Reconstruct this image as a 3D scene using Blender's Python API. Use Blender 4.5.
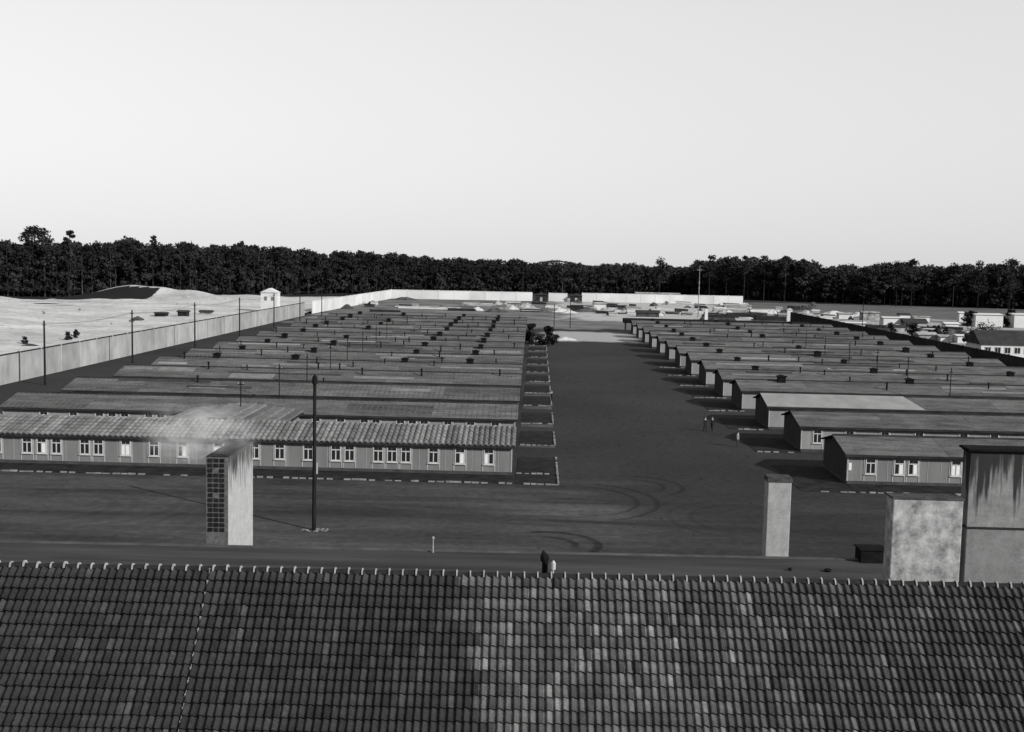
import bpy, bmesh, math, random
import numpy as np
from mathutils import Vector, Matrix

random.seed(7)
rng = np.random.default_rng(7)
for o in list(bpy.data.objects):
    bpy.data.objects.remove(o)
scene = bpy.context.scene
COL = scene.collection

# ------------------------------------------------------------------ camera
W, H = 1024, 732
FPX = 1133.0
CAMZ = 20.0
ROLL = 0.0215
PITCH = math.atan(104.5 / FPX)
YAW = math.atan(22.76 / FPX)
sp, cp, sy, cy = math.sin(PITCH), math.cos(PITCH), math.sin(YAW), math.cos(YAW)
F_ = Vector((-sy * cp, cy * cp, -sp))
R0 = Vector((cy, sy, 0))
U0 = R0.cross(F_)
R_ = R0 * math.cos(ROLL) + U0 * math.sin(ROLL)
U_ = U0 * math.cos(ROLL) - R0 * math.sin(ROLL)
cam_d = bpy.data.cameras.new('camera')
cam_d.sensor_width = 36
cam_d.lens = FPX / W * 36
cam_d.clip_end = 20000
cam_d.clip_start = 0.5
cam = bpy.data.objects.new('camera', cam_d)
COL.objects.link(cam)
cam.matrix_world = Matrix(((R_.x, U_.x, -F_.x, 0), (R_.y, U_.y, -F_.y, 0), (R_.z, U_.z, -F_.z, CAMZ), (0, 0, 0, 1)))
scene.camera = cam


def ray(px, py):
    return F_ + R_ * ((px - W / 2) / FPX) + U_ * ((H / 2 - py) / FPX)


def G(px, py, z=0.0):          # pixel -> point on the plane z
    d = ray(px, py)
    t = (z - CAMZ) / d.z
    return Vector((d.x * t, d.y * t, z))


def GY(px, py, Y):             # pixel -> point on the plane y = Y
    d = ray(px, py)
    t = Y / d.y
    return Vector((d.x * t, Y, CAMZ + d.z * t))


def GD(px, d):                 # plan position seen in column px at distance d
    r = ray(px, 265)
    return d * r.x / r.y, d


# ------------------------------------------------------------------ light
SUN_AZ = Vector((0.80, -0.60))
SUN_EL = math.radians(26)
world = bpy.data.worlds.new('World')
scene.world = world
world.use_nodes = True
nt = world.node_tree
nt.nodes.clear()
sky = nt.nodes.new('ShaderNodeTexSky')
sky.sky_type = 'NISHITA'
sky.sun_disc = False
sky.sun_elevation = SUN_EL
sky.sun_rotation = math.atan2(SUN_AZ.x, SUN_AZ.y)
sky.air_density = 3.0
sky.dust_density = 0.0
sky.ozone_density = 4.0
bw = nt.nodes.new('ShaderNodeRGBToBW')      # the photograph is black and white
bg = nt.nodes.new('ShaderNodeBackground')
bg.inputs[1].default_value = 0.10
wo = nt.nodes.new('ShaderNodeOutputWorld')
gm = nt.nodes.new('ShaderNodeMath')         # pale, even sky of an old print
gm.operation = 'POWER'
gm.inputs[1].default_value = 0.4
nt.links.new(sky.outputs[0], bw.inputs[0])
nt.links.new(bw.outputs[0], gm.inputs[0])
gs = nt.nodes.new('ShaderNodeMath')
gs.operation = 'MULTIPLY'
gs.inputs[1].default_value = 2.75
nt.links.new(gm.outputs[0], gs.inputs[0])
nt.links.new(gs.outputs[0], bg.inputs[0])
nt.links.new(bg.outputs[0], wo.inputs[0])

sun_d = bpy.data.lights.new('sun', 'SUN')
sun_d.energy = 5.0
sun_d.angle = math.radians(0.5)
sun_d.color = (1, 0.995, 0.985)
sun = bpy.data.objects.new('sun', sun_d)
COL.objects.link(sun)
sdir = Vector((SUN_AZ.x * math.cos(SUN_EL), SUN_AZ.y * math.cos(SUN_EL), math.sin(SUN_EL)))
sun.rotation_euler = sdir.to_track_quat('Z', 'Y').to_euler()
sun.location = (60, -60, 60)

vs = scene.view_settings
vs.view_transform = 'Standard'
vs.look = 'None'
vs.exposure = 0.65
vs.gamma = 1.0
vs.use_curve_mapping = False
scene.render.engine = 'CYCLES'

# ------------------------------------------------------------------ materials
MATS = {}


def nodes_of(name, rough=0.95, spec=0.02):
    m = bpy.data.materials.new(name)
    m.use_nodes = True
    n = m.node_tree
    b = n.nodes['Principled BSDF']
    b.inputs['Roughness'].default_value = rough
    b.inputs['Specular IOR Level'].default_value = spec
    MATS[name] = m
    return m, n, b


def mth(n, op, a, b=None, c=None, clamp=False):
    x = n.nodes.new('ShaderNodeMath')
    x.operation = op
    x.use_clamp = clamp
    for i, v in enumerate((a, b, c)):
        if v is None:
            continue
        if isinstance(v, (int, float)):
            x.inputs[i].default_value = v
        else:
            n.links.new(v, x.inputs[i])
    return x.outputs[0]


def noise(n, vec, scale, detail=4, rough=0.55, dist=0.0, sc=None):
    if sc is not None:
        mp = n.nodes.new('ShaderNodeMapping')
        mp.inputs['Scale'].default_value = sc
        n.links.new(vec, mp.inputs[0])
        vec = mp.outputs[0]
    t = n.nodes.new('ShaderNodeTexNoise')
    t.inputs['Scale'].default_value = scale
    t.inputs['Detail'].default_value = detail
    t.inputs['Roughness'].default_value = rough
    t.inputs['Distortion'].default_value = dist
    n.links.new(vec, t.inputs['Vector'])
    return t.outputs[0]


def mrange(n, v, a, b, c, d, smooth=True):
    r = n.nodes.new('ShaderNodeMapRange')
    r.interpolation_type = 'SMOOTHSTEP' if smooth else 'LINEAR'
    for i, x in zip((1, 2, 3, 4), (a, b, c, d)):
        r.inputs[i].default_value = x
    n.links.new(v, r.inputs[0])
    return r.outputs[0]


def mix(n, f, a, b):           # scalar lerp
    return mth(n, 'ADD', mth(n, 'MULTIPLY', a, mth(n, 'SUBTRACT', 1.0, f)), mth(n, 'MULTIPLY', b, f))


def coord(n, which='Object'):
    t = n.nodes.new('ShaderNodeTexCoord')
    return t.outputs[which]


def geopos(n):
    return n.nodes.new('ShaderNodeNewGeometry').outputs['Position']


def bump(n, b, hgt, strength=0.3, dist=0.05):
    x = n.nodes.new('ShaderNodeBump')
    x.inputs['Strength'].default_value = strength
    x.inputs['Distance'].default_value = dist
    n.links.new(hgt, x.inputs['Height'])
    n.links.new(x.outputs[0], b.inputs['Normal'])


TONE = 0.86          # reflectance of the print's greys as a whole


def setcol(n, b, v):
    v = mth(n, 'MULTIPLY', v, TONE)
    c = n.nodes.new('ShaderNodeCombineColor')
    for i in range(3):
        n.links.new(v, c.inputs[i])
    n.links.new(c.outputs[0], b.inputs['Base Color'])


def simple(name, base, var=0.35, scale=3.0, rough=0.95, sc=None, fine=25.0, spec=0.02, objvar=0.0, bmp=0.0):
    """grey material with two scales of tone variation (world coordinates)"""
    m, n, b = nodes_of(name, rough, spec)
    p = geopos(n)
    a = noise(n, p, scale, 4, sc=sc)
    f = noise(n, p, fine, 3)
    v = mth(n, 'ADD', mrange(n, a, 0.3, 0.7, base * (1 - var), base * (1 + var), False),
            mrange(n, f, 0.3, 0.7, -base * var * 0.6, base * var * 0.6, False))
    if objvar:
        oi = n.nodes.new('ShaderNodeObjectInfo')
        v = mth(n, 'MULTIPLY', v, mrange(n, oi.outputs['Random'], 0, 1, 1 - objvar, 1 + objvar, False))
    v = mth(n, 'MAXIMUM', v, 0.004)
    setcol(n, b, v)
    if bmp:
        bump(n, b, f, bmp, 0.03)
    return m


simple('roofing_felt', 0.080, 0.30, 0.9, sc=(0.45, 1.4, 1), objvar=0.2, fine=4.5)
simple('roofing_felt_old', 0.066, 0.36, 0.7, sc=(0.5, 1.6, 1), objvar=0.22, fine=4.0)
simple('roofing_pale', 0.185, 0.15, 0.5)
simple('roof_sheet', 0.115, 0.3, 1.2, rough=0.75, objvar=0.28)
simple('wall_paint', 0.125, 0.14, 0.8, sc=(1, 1, 0.3), fine=8)
simple('wall_paint_pale', 0.17, 0.14, 0.8, sc=(1, 1, 0.3), fine=8, objvar=0.12)
simple('shaded_gable_board', 0.035, 0.3, 1.5, sc=(1, 3, 0.3))  # darker than the long walls: shade of the gable ends put into the colour
simple('trim', 0.24, 0.15, 2.0)
simple('frame_paint', 0.34, 0.1, 3.0)
simple('curtain', 0.5, 0.08, 6.0)
simple('plinth', 0.04, 0.3, 1.0)
simple('vent', 0.008, 0.3, 4.0)
simple('pole_wood', 0.012, 0.4, 2.0, sc=(3, 3, 0.4))
simple('insulator', 0.3, 0.05, 3.0, rough=0.3)
simple('turf', 0.018, 0.4, 0.8)
simple('kerb', 0.15, 0.4, 0.9)
simple('path', 0.055, 0.4, 0.6)
simple('mortar', 0.24, 0.25, 6.0)
simple('dark_wall', 0.02, 0.35, 0.4, sc=(1, 0.5, 1))  # right wall's shade put into the colour; the far shed shares it
simple('white_plaster', 0.42, 0.08, 0.4)
simple('dark_timber', 0.02, 0.4, 0.6)
simple('pale_timber', 0.26, 0.4, 0.6, sc=(0.5, 2, 3), objvar=0.35)
simple('dark_roof', 0.03, 0.25, 0.5)
simple('rubble', 0.19, 0.6, 0.5, fine=3)
simple('rubble_dark', 0.045, 0.6, 0.5, fine=3)
simple('sand_heap', 0.34, 0.2, 0.3)
simple('annex_felt', 0.04, 0.35, 0.5, sc=(0.25, 2.2, 1))
simple('trunk', 0.022, 0.5, 0.25, sc=(1, 1, 0.1))
simple('trunk_pale', 0.055, 0.3, 0.25)
simple('leaf', 0.019, 0.55, 0.12, fine=1.2)
simple('leaf_hazed', 0.030, 0.5, 0.12, fine=1.2)  # paler leaf colour standing in for distance haze over the right forest
simple('leaf_mid', 0.017, 0.5, 0.12, fine=1.2)
simple('forest_floor', 0.014, 0.4, 0.1)
simple('skin', 0.4, 0.05)
simple('coat_dark', 0.02, 0.2)
simple('coat_mid', 0.12, 0.2)
simple('wire', 0.05, 0.1)
simple('grass_bank', 0.045, 0.45, 0.15, fine=1.0)

m, n, b = nodes_of('glass', 0.08, 0.5)
b.inputs['Base Color'].default_value = (0.012, 0.012, 0.012, 1)

# concrete perimeter wall
m, n, b = nodes_of('concrete', 0.95)
p = geopos(n)
a = noise(n, p, 0.25, 5)
s = noise(n, p, 1.2, 4, sc=(1, 1, 0.25))
oi = n.nodes.new('ShaderNodeObjectInfo')
v = mth(n, 'ADD', mrange(n, a, 0.3, 0.7, 0.18, 0.26, False), mrange(n, s, 0.3, 0.7, -0.025, 0.025, False))
v = mth(n, 'MULTIPLY', v, mrange(n, oi.outputs['Random'], 0, 1, 0.85, 1.12, False))
setcol(n, b, v)
bump(n, b, s, 0.3)
m, n, b = nodes_of('concrete_new', 0.95)
p = geopos(n)
a = noise(n, p, 0.1, 5)
oi = n.nodes.new('ShaderNodeObjectInfo')
v = mth(n, 'MULTIPLY', mrange(n, a, 0.3, 0.7, 0.36, 0.46, False), mrange(n, oi.outputs['Random'], 0, 1, 0.9, 1.1, False))
setcol(n, b, v)

# rendered chimney, soot runs down from the top (soot: streaks with their own shape)


def plaster(name, base, mott, soot, top, length, sc=4.0):
    m, n, b = nodes_of(name, 0.95)
    p = coord(n)
    a = noise(n, p, 2.6, 6, 0.65)
    f = noise(n, p, 14, 4)
    v = mth(n, 'ADD', mrange(n, a, 0.3, 0.7, base * (1 - mott), base * (1 + mott), False),
            mrange(n, f, 0.3, 0.7, -base * 0.12, base * 0.12, False))
    if soot:
        sep = n.nodes.new('ShaderNodeSeparateXYZ')
        n.links.new(p, sep.inputs[0])
        st = noise(n, p, sc, 3, 0.6, sc=(1.6, 1.6, 0.10))
        lim = mrange(n, st, 0.36, 0.64, 0.0, length, False)          # run length of each streak
        depth = mth(n, 'SUBTRACT', top, sep.outputs[2])
        msk = mrange(n, mth(n, 'SUBTRACT', lim, depth), -0.45 * length, 0.28 * length, 0, 1)
        msk = mth(n, 'MULTIPLY', msk, soot)
        v = mix(n, msk, v, 0.018)
    setcol(n, b, v)
    bump(n, b, a, 0.4, 0.03)
    return m


# ------------------------------------------------------------------ mesh helpers


class MB:
    def __init__(s):
        s.v = []
        s.f = []
        s.mi = []

    def quad(s, a, b, c, d, mi=0):
        k = len(s.v)
        s.v += [tuple(a), tuple(b), tuple(c), tuple(d)]
        s.f.append((k, k + 1, k + 2, k + 3))
        s.mi.append(mi)

    def poly(s, pts, mi=0):
        k = len(s.v)
        s.v += [tuple(p) for p in pts]
        s.f.append(tuple(range(k, k + len(pts))))
        s.mi.append(mi)

    def box(s, x0, y0, z0, x1, y1, z1, mi=0):
        k = len(s.v)
        s.v += [(x0, y0, z0), (x1, y0, z0), (x1, y1, z0), (x0, y1, z0), (x0, y0, z1), (x1, y0, z1), (x1, y1, z1), (x0, y1, z1)]
        for q in ((3, 2, 1, 0), (4, 5, 6, 7), (0, 1, 5, 4), (1, 2, 6, 5), (2, 3, 7, 6), (3, 0, 4, 7)):
            s.f.append(tuple(k + i for i in q))
            s.mi.append(mi)

    def prism(s, prof, axis, a, b, mi=0):
        """closed profile (list of 2-D points) swept along axis 'x' or 'y' from a to b"""
        k = len(s.v)
        m = len(prof)
        for t in (a, b):
            for (u, w) in prof:
                s.v.append((t, u, w) if axis == 'x' else (u, t, w))
        for i in range(m):
            j = (i + 1) % m
            s.f.append((k + i, k + j, k + m + j, k + m + i))
            s.mi.append(mi)
        s.f.append(tuple(k + i for i in range(m - 1, -1, -1)))
        s.f.append(tuple(k + m + i for i in range(m)))
        s.mi += [mi, mi]

    def tube(s, p0, p1, r0, r1, sides=8, mi=0, caps=True):
        p0, p1 = Vector(p0), Vector(p1)
        d = (p1 - p0).normalized()
        u = d.orthogonal().normalized()
        w = d.cross(u)
        k = len(s.v)
        for p, r in ((p0, r0), (p1, r1)):
            for i in range(sides):
                a = 2 * math.pi * i / sides
                s.v.append(tuple(p + u * (r * math.cos(a)) + w * (r * math.sin(a))))
        for i in range(sides):
            j = (i + 1) % sides
            s.f.append((k + i, k + j, k + sides + j, k + sides + i))
            s.mi.append(mi)
        if caps:
            s.f.append(tuple(k + i for i in range(sides - 1, -1, -1)))
            s.f.append(tuple(k + sides + i for i in range(sides)))
            s.mi += [mi, mi]

    def mesh(s, name, mats):
        me = bpy.data.meshes.new(name)
        me.from_pydata(s.v, [], s.f)
        if isinstance(mats, str):
            mats = [mats]
        for mm in mats:
            me.materials.append(MATS[mm])
        if len(mats) > 1:
            me.polygons.foreach_set('material_index', s.mi)
        bm = bmesh.new()
        bm.from_mesh(me)
        bmesh.ops.recalc_face_normals(bm, faces=bm.faces)
        bm.to_mesh(me)
        bm.free()
        return me

    def build(s, name, mats, parent=None, loc=(0, 0, 0), rot=(0, 0, 0), **kw):
        return link(name, s.mesh(name, mats), parent, loc, rot, **kw)


def link(name, me, parent=None, loc=(0, 0, 0), rot=(0, 0, 0), label=None, cat=None, group=None, kind=None):
    o = bpy.data.objects.new(name, me)
    COL.objects.link(o)
    o.parent = parent
    o.location = loc
    o.rotation_euler = rot
    tag(o, label, cat, group, kind)
    return o


def tag(o, label=None, cat=None, group=None, kind=None):
    for k, v in (('label', label), ('category', cat), ('group', group), ('kind', kind)):
        if v:
            o[k] = v


def thing(name, label, cat, loc=(0, 0, 0), rz=0, group=None):
    return link(name, None, None, loc, (0, 0, rz), label, cat, group)


ORD = ['first', 'second', 'third', 'fourth', 'fifth', 'sixth', 'seventh', 'eighth', 'ninth', 'tenth',
       'eleventh', 'twelfth', 'thirteenth', 'fourteenth', 'fifteenth', 'sixteenth']

# ------------------------------------------------------------------ ground
m, n, b = nodes_of('ground', 1.0, 0.05)
P = geopos(n)
sep = n.nodes.new('ShaderNodeSeparateXYZ')
n.links.new(P, sep.inputs[0])
X, Y = sep.outputs[0], sep.outputs[1]
edge = mrange(n, noise(n, P, 0.12, 5, 0.6), 0.25, 0.75, -1, 1, False)
edge2 = mrange(n, noise(n, P, 0.5, 4, 0.6), 0.25, 0.75, -1, 1, False)


def zone(x0, x1, y0, y1, soft=1.0, rag=2.0):
    j = mth(n, 'MULTIPLY', edge, rag)
    xa, ya = mth(n, 'ADD', X, j), mth(n, 'ADD', Y, j)
    r = mrange(n, xa, x0 - soft, x0 + soft, 0, 1)
    for t in (mrange(n, xa, x1 - soft, x1 + soft, 1, 0), mrange(n, ya, y0 - soft, y0 + soft, 0, 1), mrange(n, ya, y1 - soft, y1 + soft, 1, 0)):
        r = mth(n, 'MULTIPLY', r, t)
    return r


big = noise(n, P, 0.035, 5, 0.6)
fine = noise(n, P, 1.3, 5, 0.7)
grit = noise(n, P, 9.0, 3, 0.7)
streak = noise(n, P, 0.16, 4, 0.6, 0.6, sc=(0.22, 1.7, 1))
v = mrange(n, big, 0.3, 0.7, 0.018, 0.032, False)
v = mth(n, 'MULTIPLY', v, mrange(n, fine, 0.3, 0.7, 0.72, 1.28, False))
v = mth(n, 'MULTIPLY', v, mrange(n, grit, 0.3, 0.7, 0.75, 1.25, False))
# worn, paler cross-street in front of the huts
front = zone(-75, 7, 72, 101, 5, 6)
v = mth(n, 'MULTIPLY', v, mth(n, 'ADD', 1.0, mth(n, 'MULTIPLY', front, mrange(n, streak, 0.35, 0.68, -0.1, 1.15, False))))
front2 = zone(0, 75, 78, 98, 5, 5)
v = mth(n, 'MULTIPLY', v, mth(n, 'ADD', 1.0, mth(n, 'MULTIPLY', front2, mrange(n, streak, 0.4, 0.7, -0.15, 0.3, False))))


def tyre(cx, cy_, r, wd, keep, dark):
    """curved wheel ruts on the cinder ground"""
    dx, dy = mth(n, 'SUBTRACT', X, cx), mth(n, 'SUBTRACT', Y, cy_)
    d = mth(n, 'SQRT', mth(n, 'ADD', mth(n, 'MULTIPLY', dx, dx), mth(n, 'MULTIPLY', dy, dy)))
    d = mth(n, 'ADD', d, mth(n, 'MULTIPLY', edge2, 0.12))
    k = mth(n, 'ADD', mth(n, 'MULTIPLY', dx, keep[0]), mth(n, 'MULTIPLY', dy, keep[1]))
    msk = mrange(n, k, 0.2 * r, 0.8 * r, 0, 1)
    tot = None
    for rr in (r, r + 1.7):
        q = mrange(n, mth(n, 'ABSOLUTE', mth(n, 'SUBTRACT', d, rr)), wd * 0.4, wd, 1, 0)
        tot = q if tot is None else mth(n, 'MAXIMUM', tot, q)
    return mth(n, 'MULTIPLY', mth(n, 'MULTIPLY', tot, mth(n, 'MULTIPLY', msk, mrange(n, fine, 0.35, 0.6, 0.25, 1.1, False))), dark)


for (px, py, r, wd, keep, dk) in ((548, 544, 1.9, .42, (.8, .6), .65), (560, 500, 6.5, .35, (1, 0.1), .45), (628, 486, 3.2, .32, (.9, .3), .45),
                                  (40, 506, 5.5, .5, (1, 0), .16), (60, 502, 9.5, .5, (1, .2), .16), (20, 512, 14, .6, (.9, -.2), .12),
                                  (760, 520, 5.5, .35, (-1, 0.3), .22)):
    c = G(px, py)
    v = mth(n, 'MULTIPLY', v, mth(n, 'SUBTRACT', 1.0, tyre(c.x, c.y, r, wd, keep, dk)))
# sandy yard beyond the last huts, bright sand at the end of the street
v = mix(n, zone(-78, 92, 343, 575, 3, 7), v, mrange(n, noise(n, P, 0.06, 5, 0.6), 0.3, 0.7, 0.05, 0.15, False))
v = mix(n, mth(n, 'MULTIPLY', zone(4, 29, 290, 330, 3, 5), mrange(n, fine, 0.3, 0.6, 0.75, 1, False)), v, 0.26)
v = mix(n, mth(n, 'MULTIPLY', zone(12, 90, 400, 640, 6, 14), mrange(n, fine, 0.3, 0.6, 0.8, 1, False)), v, 0.30)
# building site right of the wall
v = mix(n, zone(90, 400, 215, 520, 6, 12), v, mrange(n, noise(n, P, 0.05, 5, 0.65), 0.38, 0.6, 0.035, 0.28, False))
v = mix(n, zone(95, 600, 470, 640, 8, 14), v, mrange(n, noise(n, P, 0.05, 5, 0.65), 0.3, 0.7, 0.06, 0.10, False))
setcol(n, b, v)
bump(n, b, fine, 0.25, 0.06)
g = MB()
g.quad((-6000, -400, 0), (6000, -400, 0), (6000, 9000, 0), (-6000, 9000, 0))
g.build('ground', 'ground', kind='structure')

# sand slope outside the left wall
m, n, b = nodes_of('sand', 1.0, 0.05)
P = geopos(n)
a = noise(n, P, 0.05, 7, 0.7, sc=(0.8, 1.1, 1))
f = noise(n, P, 0.6, 5, 0.7)
at = n.nodes.new('ShaderNodeAttribute')
at.attribute_name = 'grass'
v = mth(n, 'ADD', mrange(n, a, 0.3, 0.7, 0.25, 0.46, False), mrange(n, f, 0.3, 0.7, -0.09, 0.06, False))
gr = mrange(n, mth(n, 'ADD', at.outputs['Fac'], mrange(n, f, 0.3, 0.7, -0.25, 0.25, False)), 0.4, 0.6, 0, 1)
tuft = mrange(n, mth(n, 'ADD', noise(n, P, 0.22, 6, 0.75), mth(n, 'MULTIPLY', a, 0.35)), 0.77, 0.87, 0, 0.6)
v = mix(n, tuft, v, 0.06)
v = mix(n, gr, v, 0.014)
setcol(n, b, v)
bump(n, b, f, 0.5, 0.3)


def sand_h(x, y):
    u = max(0.0, min(1.0, (-82 - x) / 60.0))
    h = u * (0.5 + 0.7 * math.sin(x * 0.031 + 1.2) * math.cos(y * 0.021) + 0.35 * math.sin(x * 0.09 + y * 0.05) + 0.2 * math.sin(y * 0.13 - x * 0.07))
    # long embankment in front of the wood, highest about x = -178
    yc = 492 + (x + 178) * -0.55 * (1 if x > -178 else 0.1)
    s_ = max(0.0, 1 - abs((x + 172) / (80 if x > -172 else 32)))
    s_ = s_ * s_ * (3 - 2 * s_)
    e = math.exp(-((y - yc) / 11.0) ** 2)
    return max(0.02, h + 0.55) + 5.6 * s_ * e + u * (.25 * math.sin(x * .31 + y * .11) * math.sin(y * .23) + .22 * math.sin(x * .17 - y * .29))


tx = np.linspace(-520, -81, 170)
ty = np.linspace(90, 620, 190)
vv, ff, ga = [], [], []
for yy in ty:
    for xx in tx:
        vv.append((xx, yy, sand_h(xx, yy)))
        yc = 492 + (xx + 178) * -0.55 * (1 if xx > -178 else 0.1)
        onbank = 1.0 if (-22 < yy - yc < -2.5 and -206 < xx < -160) else 0.0
        # the wood's floor behind
        woods = 1.0 if yy > max(505, 486 + (xx + 230) * 0.62) or (xx < -205 and yy > 468) else 0.0
        ga.append(max(onbank, woods))
nx = len(tx)
for j in range(len(ty) - 1):
    for i in range(nx - 1):
        k = j * nx + i
        ff.append((k, k + 1, k + nx + 1, k + nx))
me = bpy.data.meshes.new('sand_slope')
me.from_pydata(vv, [], ff)
me.materials.append(MATS['sand'])
at_ = me.attributes.new('grass', 'FLOAT', 'POINT')
at_.data.foreach_set('value', ga)
me.polygons.foreach_set('use_smooth', [True] * len(ff))
link('sand_slope', me, kind='structure')

# ------------------------------------------------------------------ forest
EDGE_PX = [-260, -120, 0, 110, 200, 260, 330, 400, 500, 600, 680, 745, 850, 940, 1024, 1180, 1330]
EDGE_D = [430, 450, 474, 505, 520, 560, 610, 660, 710, 740, 760, 690, 655, 640, 625, 600, 590]
TOP_PX = [-300, 0, 100, 250, 350, 450, 560, 640, 690, 700, 812, 822, 870, 885, 930, 945, 1024, 1300]
TOP_Y = [240, 243, 243, 247, 251, 257, 263, 264.5, 265.5, 258, 258, 265, 266, 262, 263, 266, 264, 268]


def edge_d(px):
    return float(np.interp(px, EDGE_PX, EDGE_D))


def top_z(px, d):
    r = ray(px, float(np.interp(px, TOP_PX, TOP_Y)))
    return CAMZ + r.z / r.y * d


LV, LF = [], []


def crown_pts(h, rad, nleaf, base=0.5, size=0.9, lobes=7):
    """leaf-clump triangles of one pine crown, as an array (n,3,3) about the trunk's foot"""
    nl = max(3, lobes)
    lz = rng.uniform(base, 0.97, nl) * h
    la = rng.uniform(0, 2 * math.pi, nl)
    prof = np.clip(1.15 - ((lz / h - base) / (1 - base)) ** 2.2, 0.25, 1)
    lr = rad * prof * rng.uniform(0.25, 0.8, nl)
    cen = np.stack([lr * np.cos(la), lr * np.sin(la), lz], 1)
    cen[0] = (0, 0, h * 0.95)
    size_l = rad * rng.uniform(0.34, 0.62, nl)
    k = rng.integers(0, nl, nleaf)
    d = rng.normal(size=(nleaf, 3))
    d /= np.linalg.norm(d, axis=1)[:, None]
    c = cen[k] + d * (size_l[k] * rng.uniform(0.35, 1.0, nleaf))[:, None] * np.array([1, 1, 0.62])
    a = rng.normal(size=(nleaf, 3))
    a /= np.linalg.norm(a, axis=1)[:, None]
    bb = np.cross(a, rng.normal(size=(nleaf, 3)))
    bb /= np.linalg.norm(bb, axis=1)[:, None] + 1e-9
    s = size * rng.uniform(0.6, 1.3, nleaf)[:, None]
    return np.stack([c + a * s, c - a * s * 0.6 + bb * s * 0.7, c - a * s * 0.6 - bb * s * 0.7], 1)


def trunk_pts(h, r, sides=5, lean=0.0):
    ang = np.arange(sides) * 2 * math.pi / sides
    b0 = np.stack([np.cos(ang) * r, np.sin(ang) * r, np.zeros(sides)], 1)
    b1 = np.stack([np.cos(ang) * r * 0.4 + lean, np.sin(ang) * r * 0.4, np.full(sides, h)], 1)
    tri = []
    for i in range(sides):
        j = (i + 1) % sides
        tri += [[b0[i], b0[j], b1[j]], [b0[i], b1[j], b1[i]]]
    return np.array(tri)


def tri_mesh(name, arr, mat):
    nt_ = len(arr)
    me = bpy.data.meshes.new(name)
    me.vertices.add(nt_ * 3)
    me.vertices.foreach_set('co', np.ascontiguousarray(arr, dtype=np.float32).ravel())
    me.loops.add(nt_ * 3)
    me.loops.foreach_set('vertex_index', np.arange(nt_ * 3, dtype=np.int32))
    me.polygons.add(nt_)
    me.polygons.foreach_set('loop_start', np.arange(nt_, dtype=np.int32) * 3)
    me.materials.append(MATS[mat])
    me.update()
    return me


protos = [(crown_pts(1.0, 0.15 + 0.04 * (i % 3), 230, 0.36 + 0.06 * (i % 3), 0.031, 8 + i % 4)) for i in range(14)]
low = [(crown_pts(1.0, 0.5, 60, 0.15, 0.13, 6)) for i in range(6)]
crowns, crowns_r, trunks, trunks_pale, under = [], [], [], [], []
px = -250.0
while px < 1320:
    de = edge_d(px)
    for row in range(13):
        d = de + row * 6.0 + rng.uniform(-3, 3)
        p = px + rng.uniform(-4, 4)
        x, y = GD(p, d)
        h = top_z(p, d) * (rng.uniform(0.74, 1.0) + .05 * math.sin(p * .083) * math.sin(p * .031 + 1) + .03 * math.sin(p * .21)) - (0.02 * (row < 2) * rng.uniform(0, 6))
        h = max(h, 13)
        z0 = sand_h(x, y) if (x < -81 and y < 620) else 0
        c = protos[rng.integers(0, 14)]
        a = rng.uniform(0, 6.28)
        R = np.array([[math.cos(a), -math.sin(a), 0], [math.sin(a), math.cos(a), 0], [0, 0, 1]])
        wf = rng.uniform(0.8, 1.25)
        c = (c @ R.T) * np.array([h * wf, h * wf, h])
        if row > 4:
            c = c[rng.permutation(len(c))[:110]]
        (crowns if p < 560 else crowns_r).append(c + np.array([x, y, z0]))
        if row < 7:
            t = trunk_pts(h * 0.85, rng.uniform(0.10, 0.2), 4) + np.array([x, y, z0 - 0.2])
            (trunks_pale if rng.uniform() < 0.07 else trunks).append(t)
        if rng.uniform() < 0.9:
            q = low[rng.integers(0, 6)] * rng.uniform(4, 12)
            under.append(q + np.array([x + rng.uniform(-3, 3), y + rng.uniform(-2, 3), z0 - 0.3]))
    px += 4.6 * 640 / de
link('pine_forest', tri_mesh('pine_forest', np.concatenate(crowns), 'leaf'), label='very dark dense pine forest along the left half of the horizon', cat='forest', kind='stuff')
link('hazed_forest', tri_mesh('hazed_forest', np.concatenate(crowns_r), 'leaf_hazed'), label='slightly greyer forest along the right half of the horizon', cat='forest', kind='stuff')
link('pine_trunks', tri_mesh('pine_trunks', np.concatenate(trunks), 'trunk'), label='dark close-set trunks along the edge of the pine forest', cat='trunks', kind='stuff')
link('pale_pine_trunks', tri_mesh('pale_pine_trunks', np.concatenate(trunks_pale), 'trunk_pale'), label='pale bare trunks showing here and there in the forest edge', cat='trunks', kind='stuff')
link('forest_undergrowth', tri_mesh('forest_undergrowth', np.concatenate(under), 'leaf_mid'), label='low dark undergrowth at the foot of the pine forest', cat='undergrowth', kind='stuff')
# forest floor sheet right and centre
ff = MB()
pts = [GD(p, edge_d(p) - 2) for p in range(255, 1321, 15)]
back = [GD(p, edge_d(p) + 110) for p in range(255, 1321, 15)]
for i in range(len(pts) - 1):
    ff.quad((*pts[i], .06), (*pts[i + 1], .06), (*back[i + 1], .06), (*back[i], .06))
ff.build('forest_floor', 'forest_floor', kind='structure')

scr = []
for i in range(45):
    x, y = rng.uniform(-330, -88), rng.uniform(170, 480)
    q = low[rng.integers(0, 6)] * np.array([1.3, 1.3, .7]) * rng.uniform(.5, 1.9)
    scr.append(q + np.array([x, y, sand_h(x, y) - .15]))
link('scrub', tri_mesh('scrub', np.concatenate(scr), 'leaf_mid'), label='sparse low dark scrub dotted over the sand bank', cat='scrub', kind='stuff')

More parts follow.
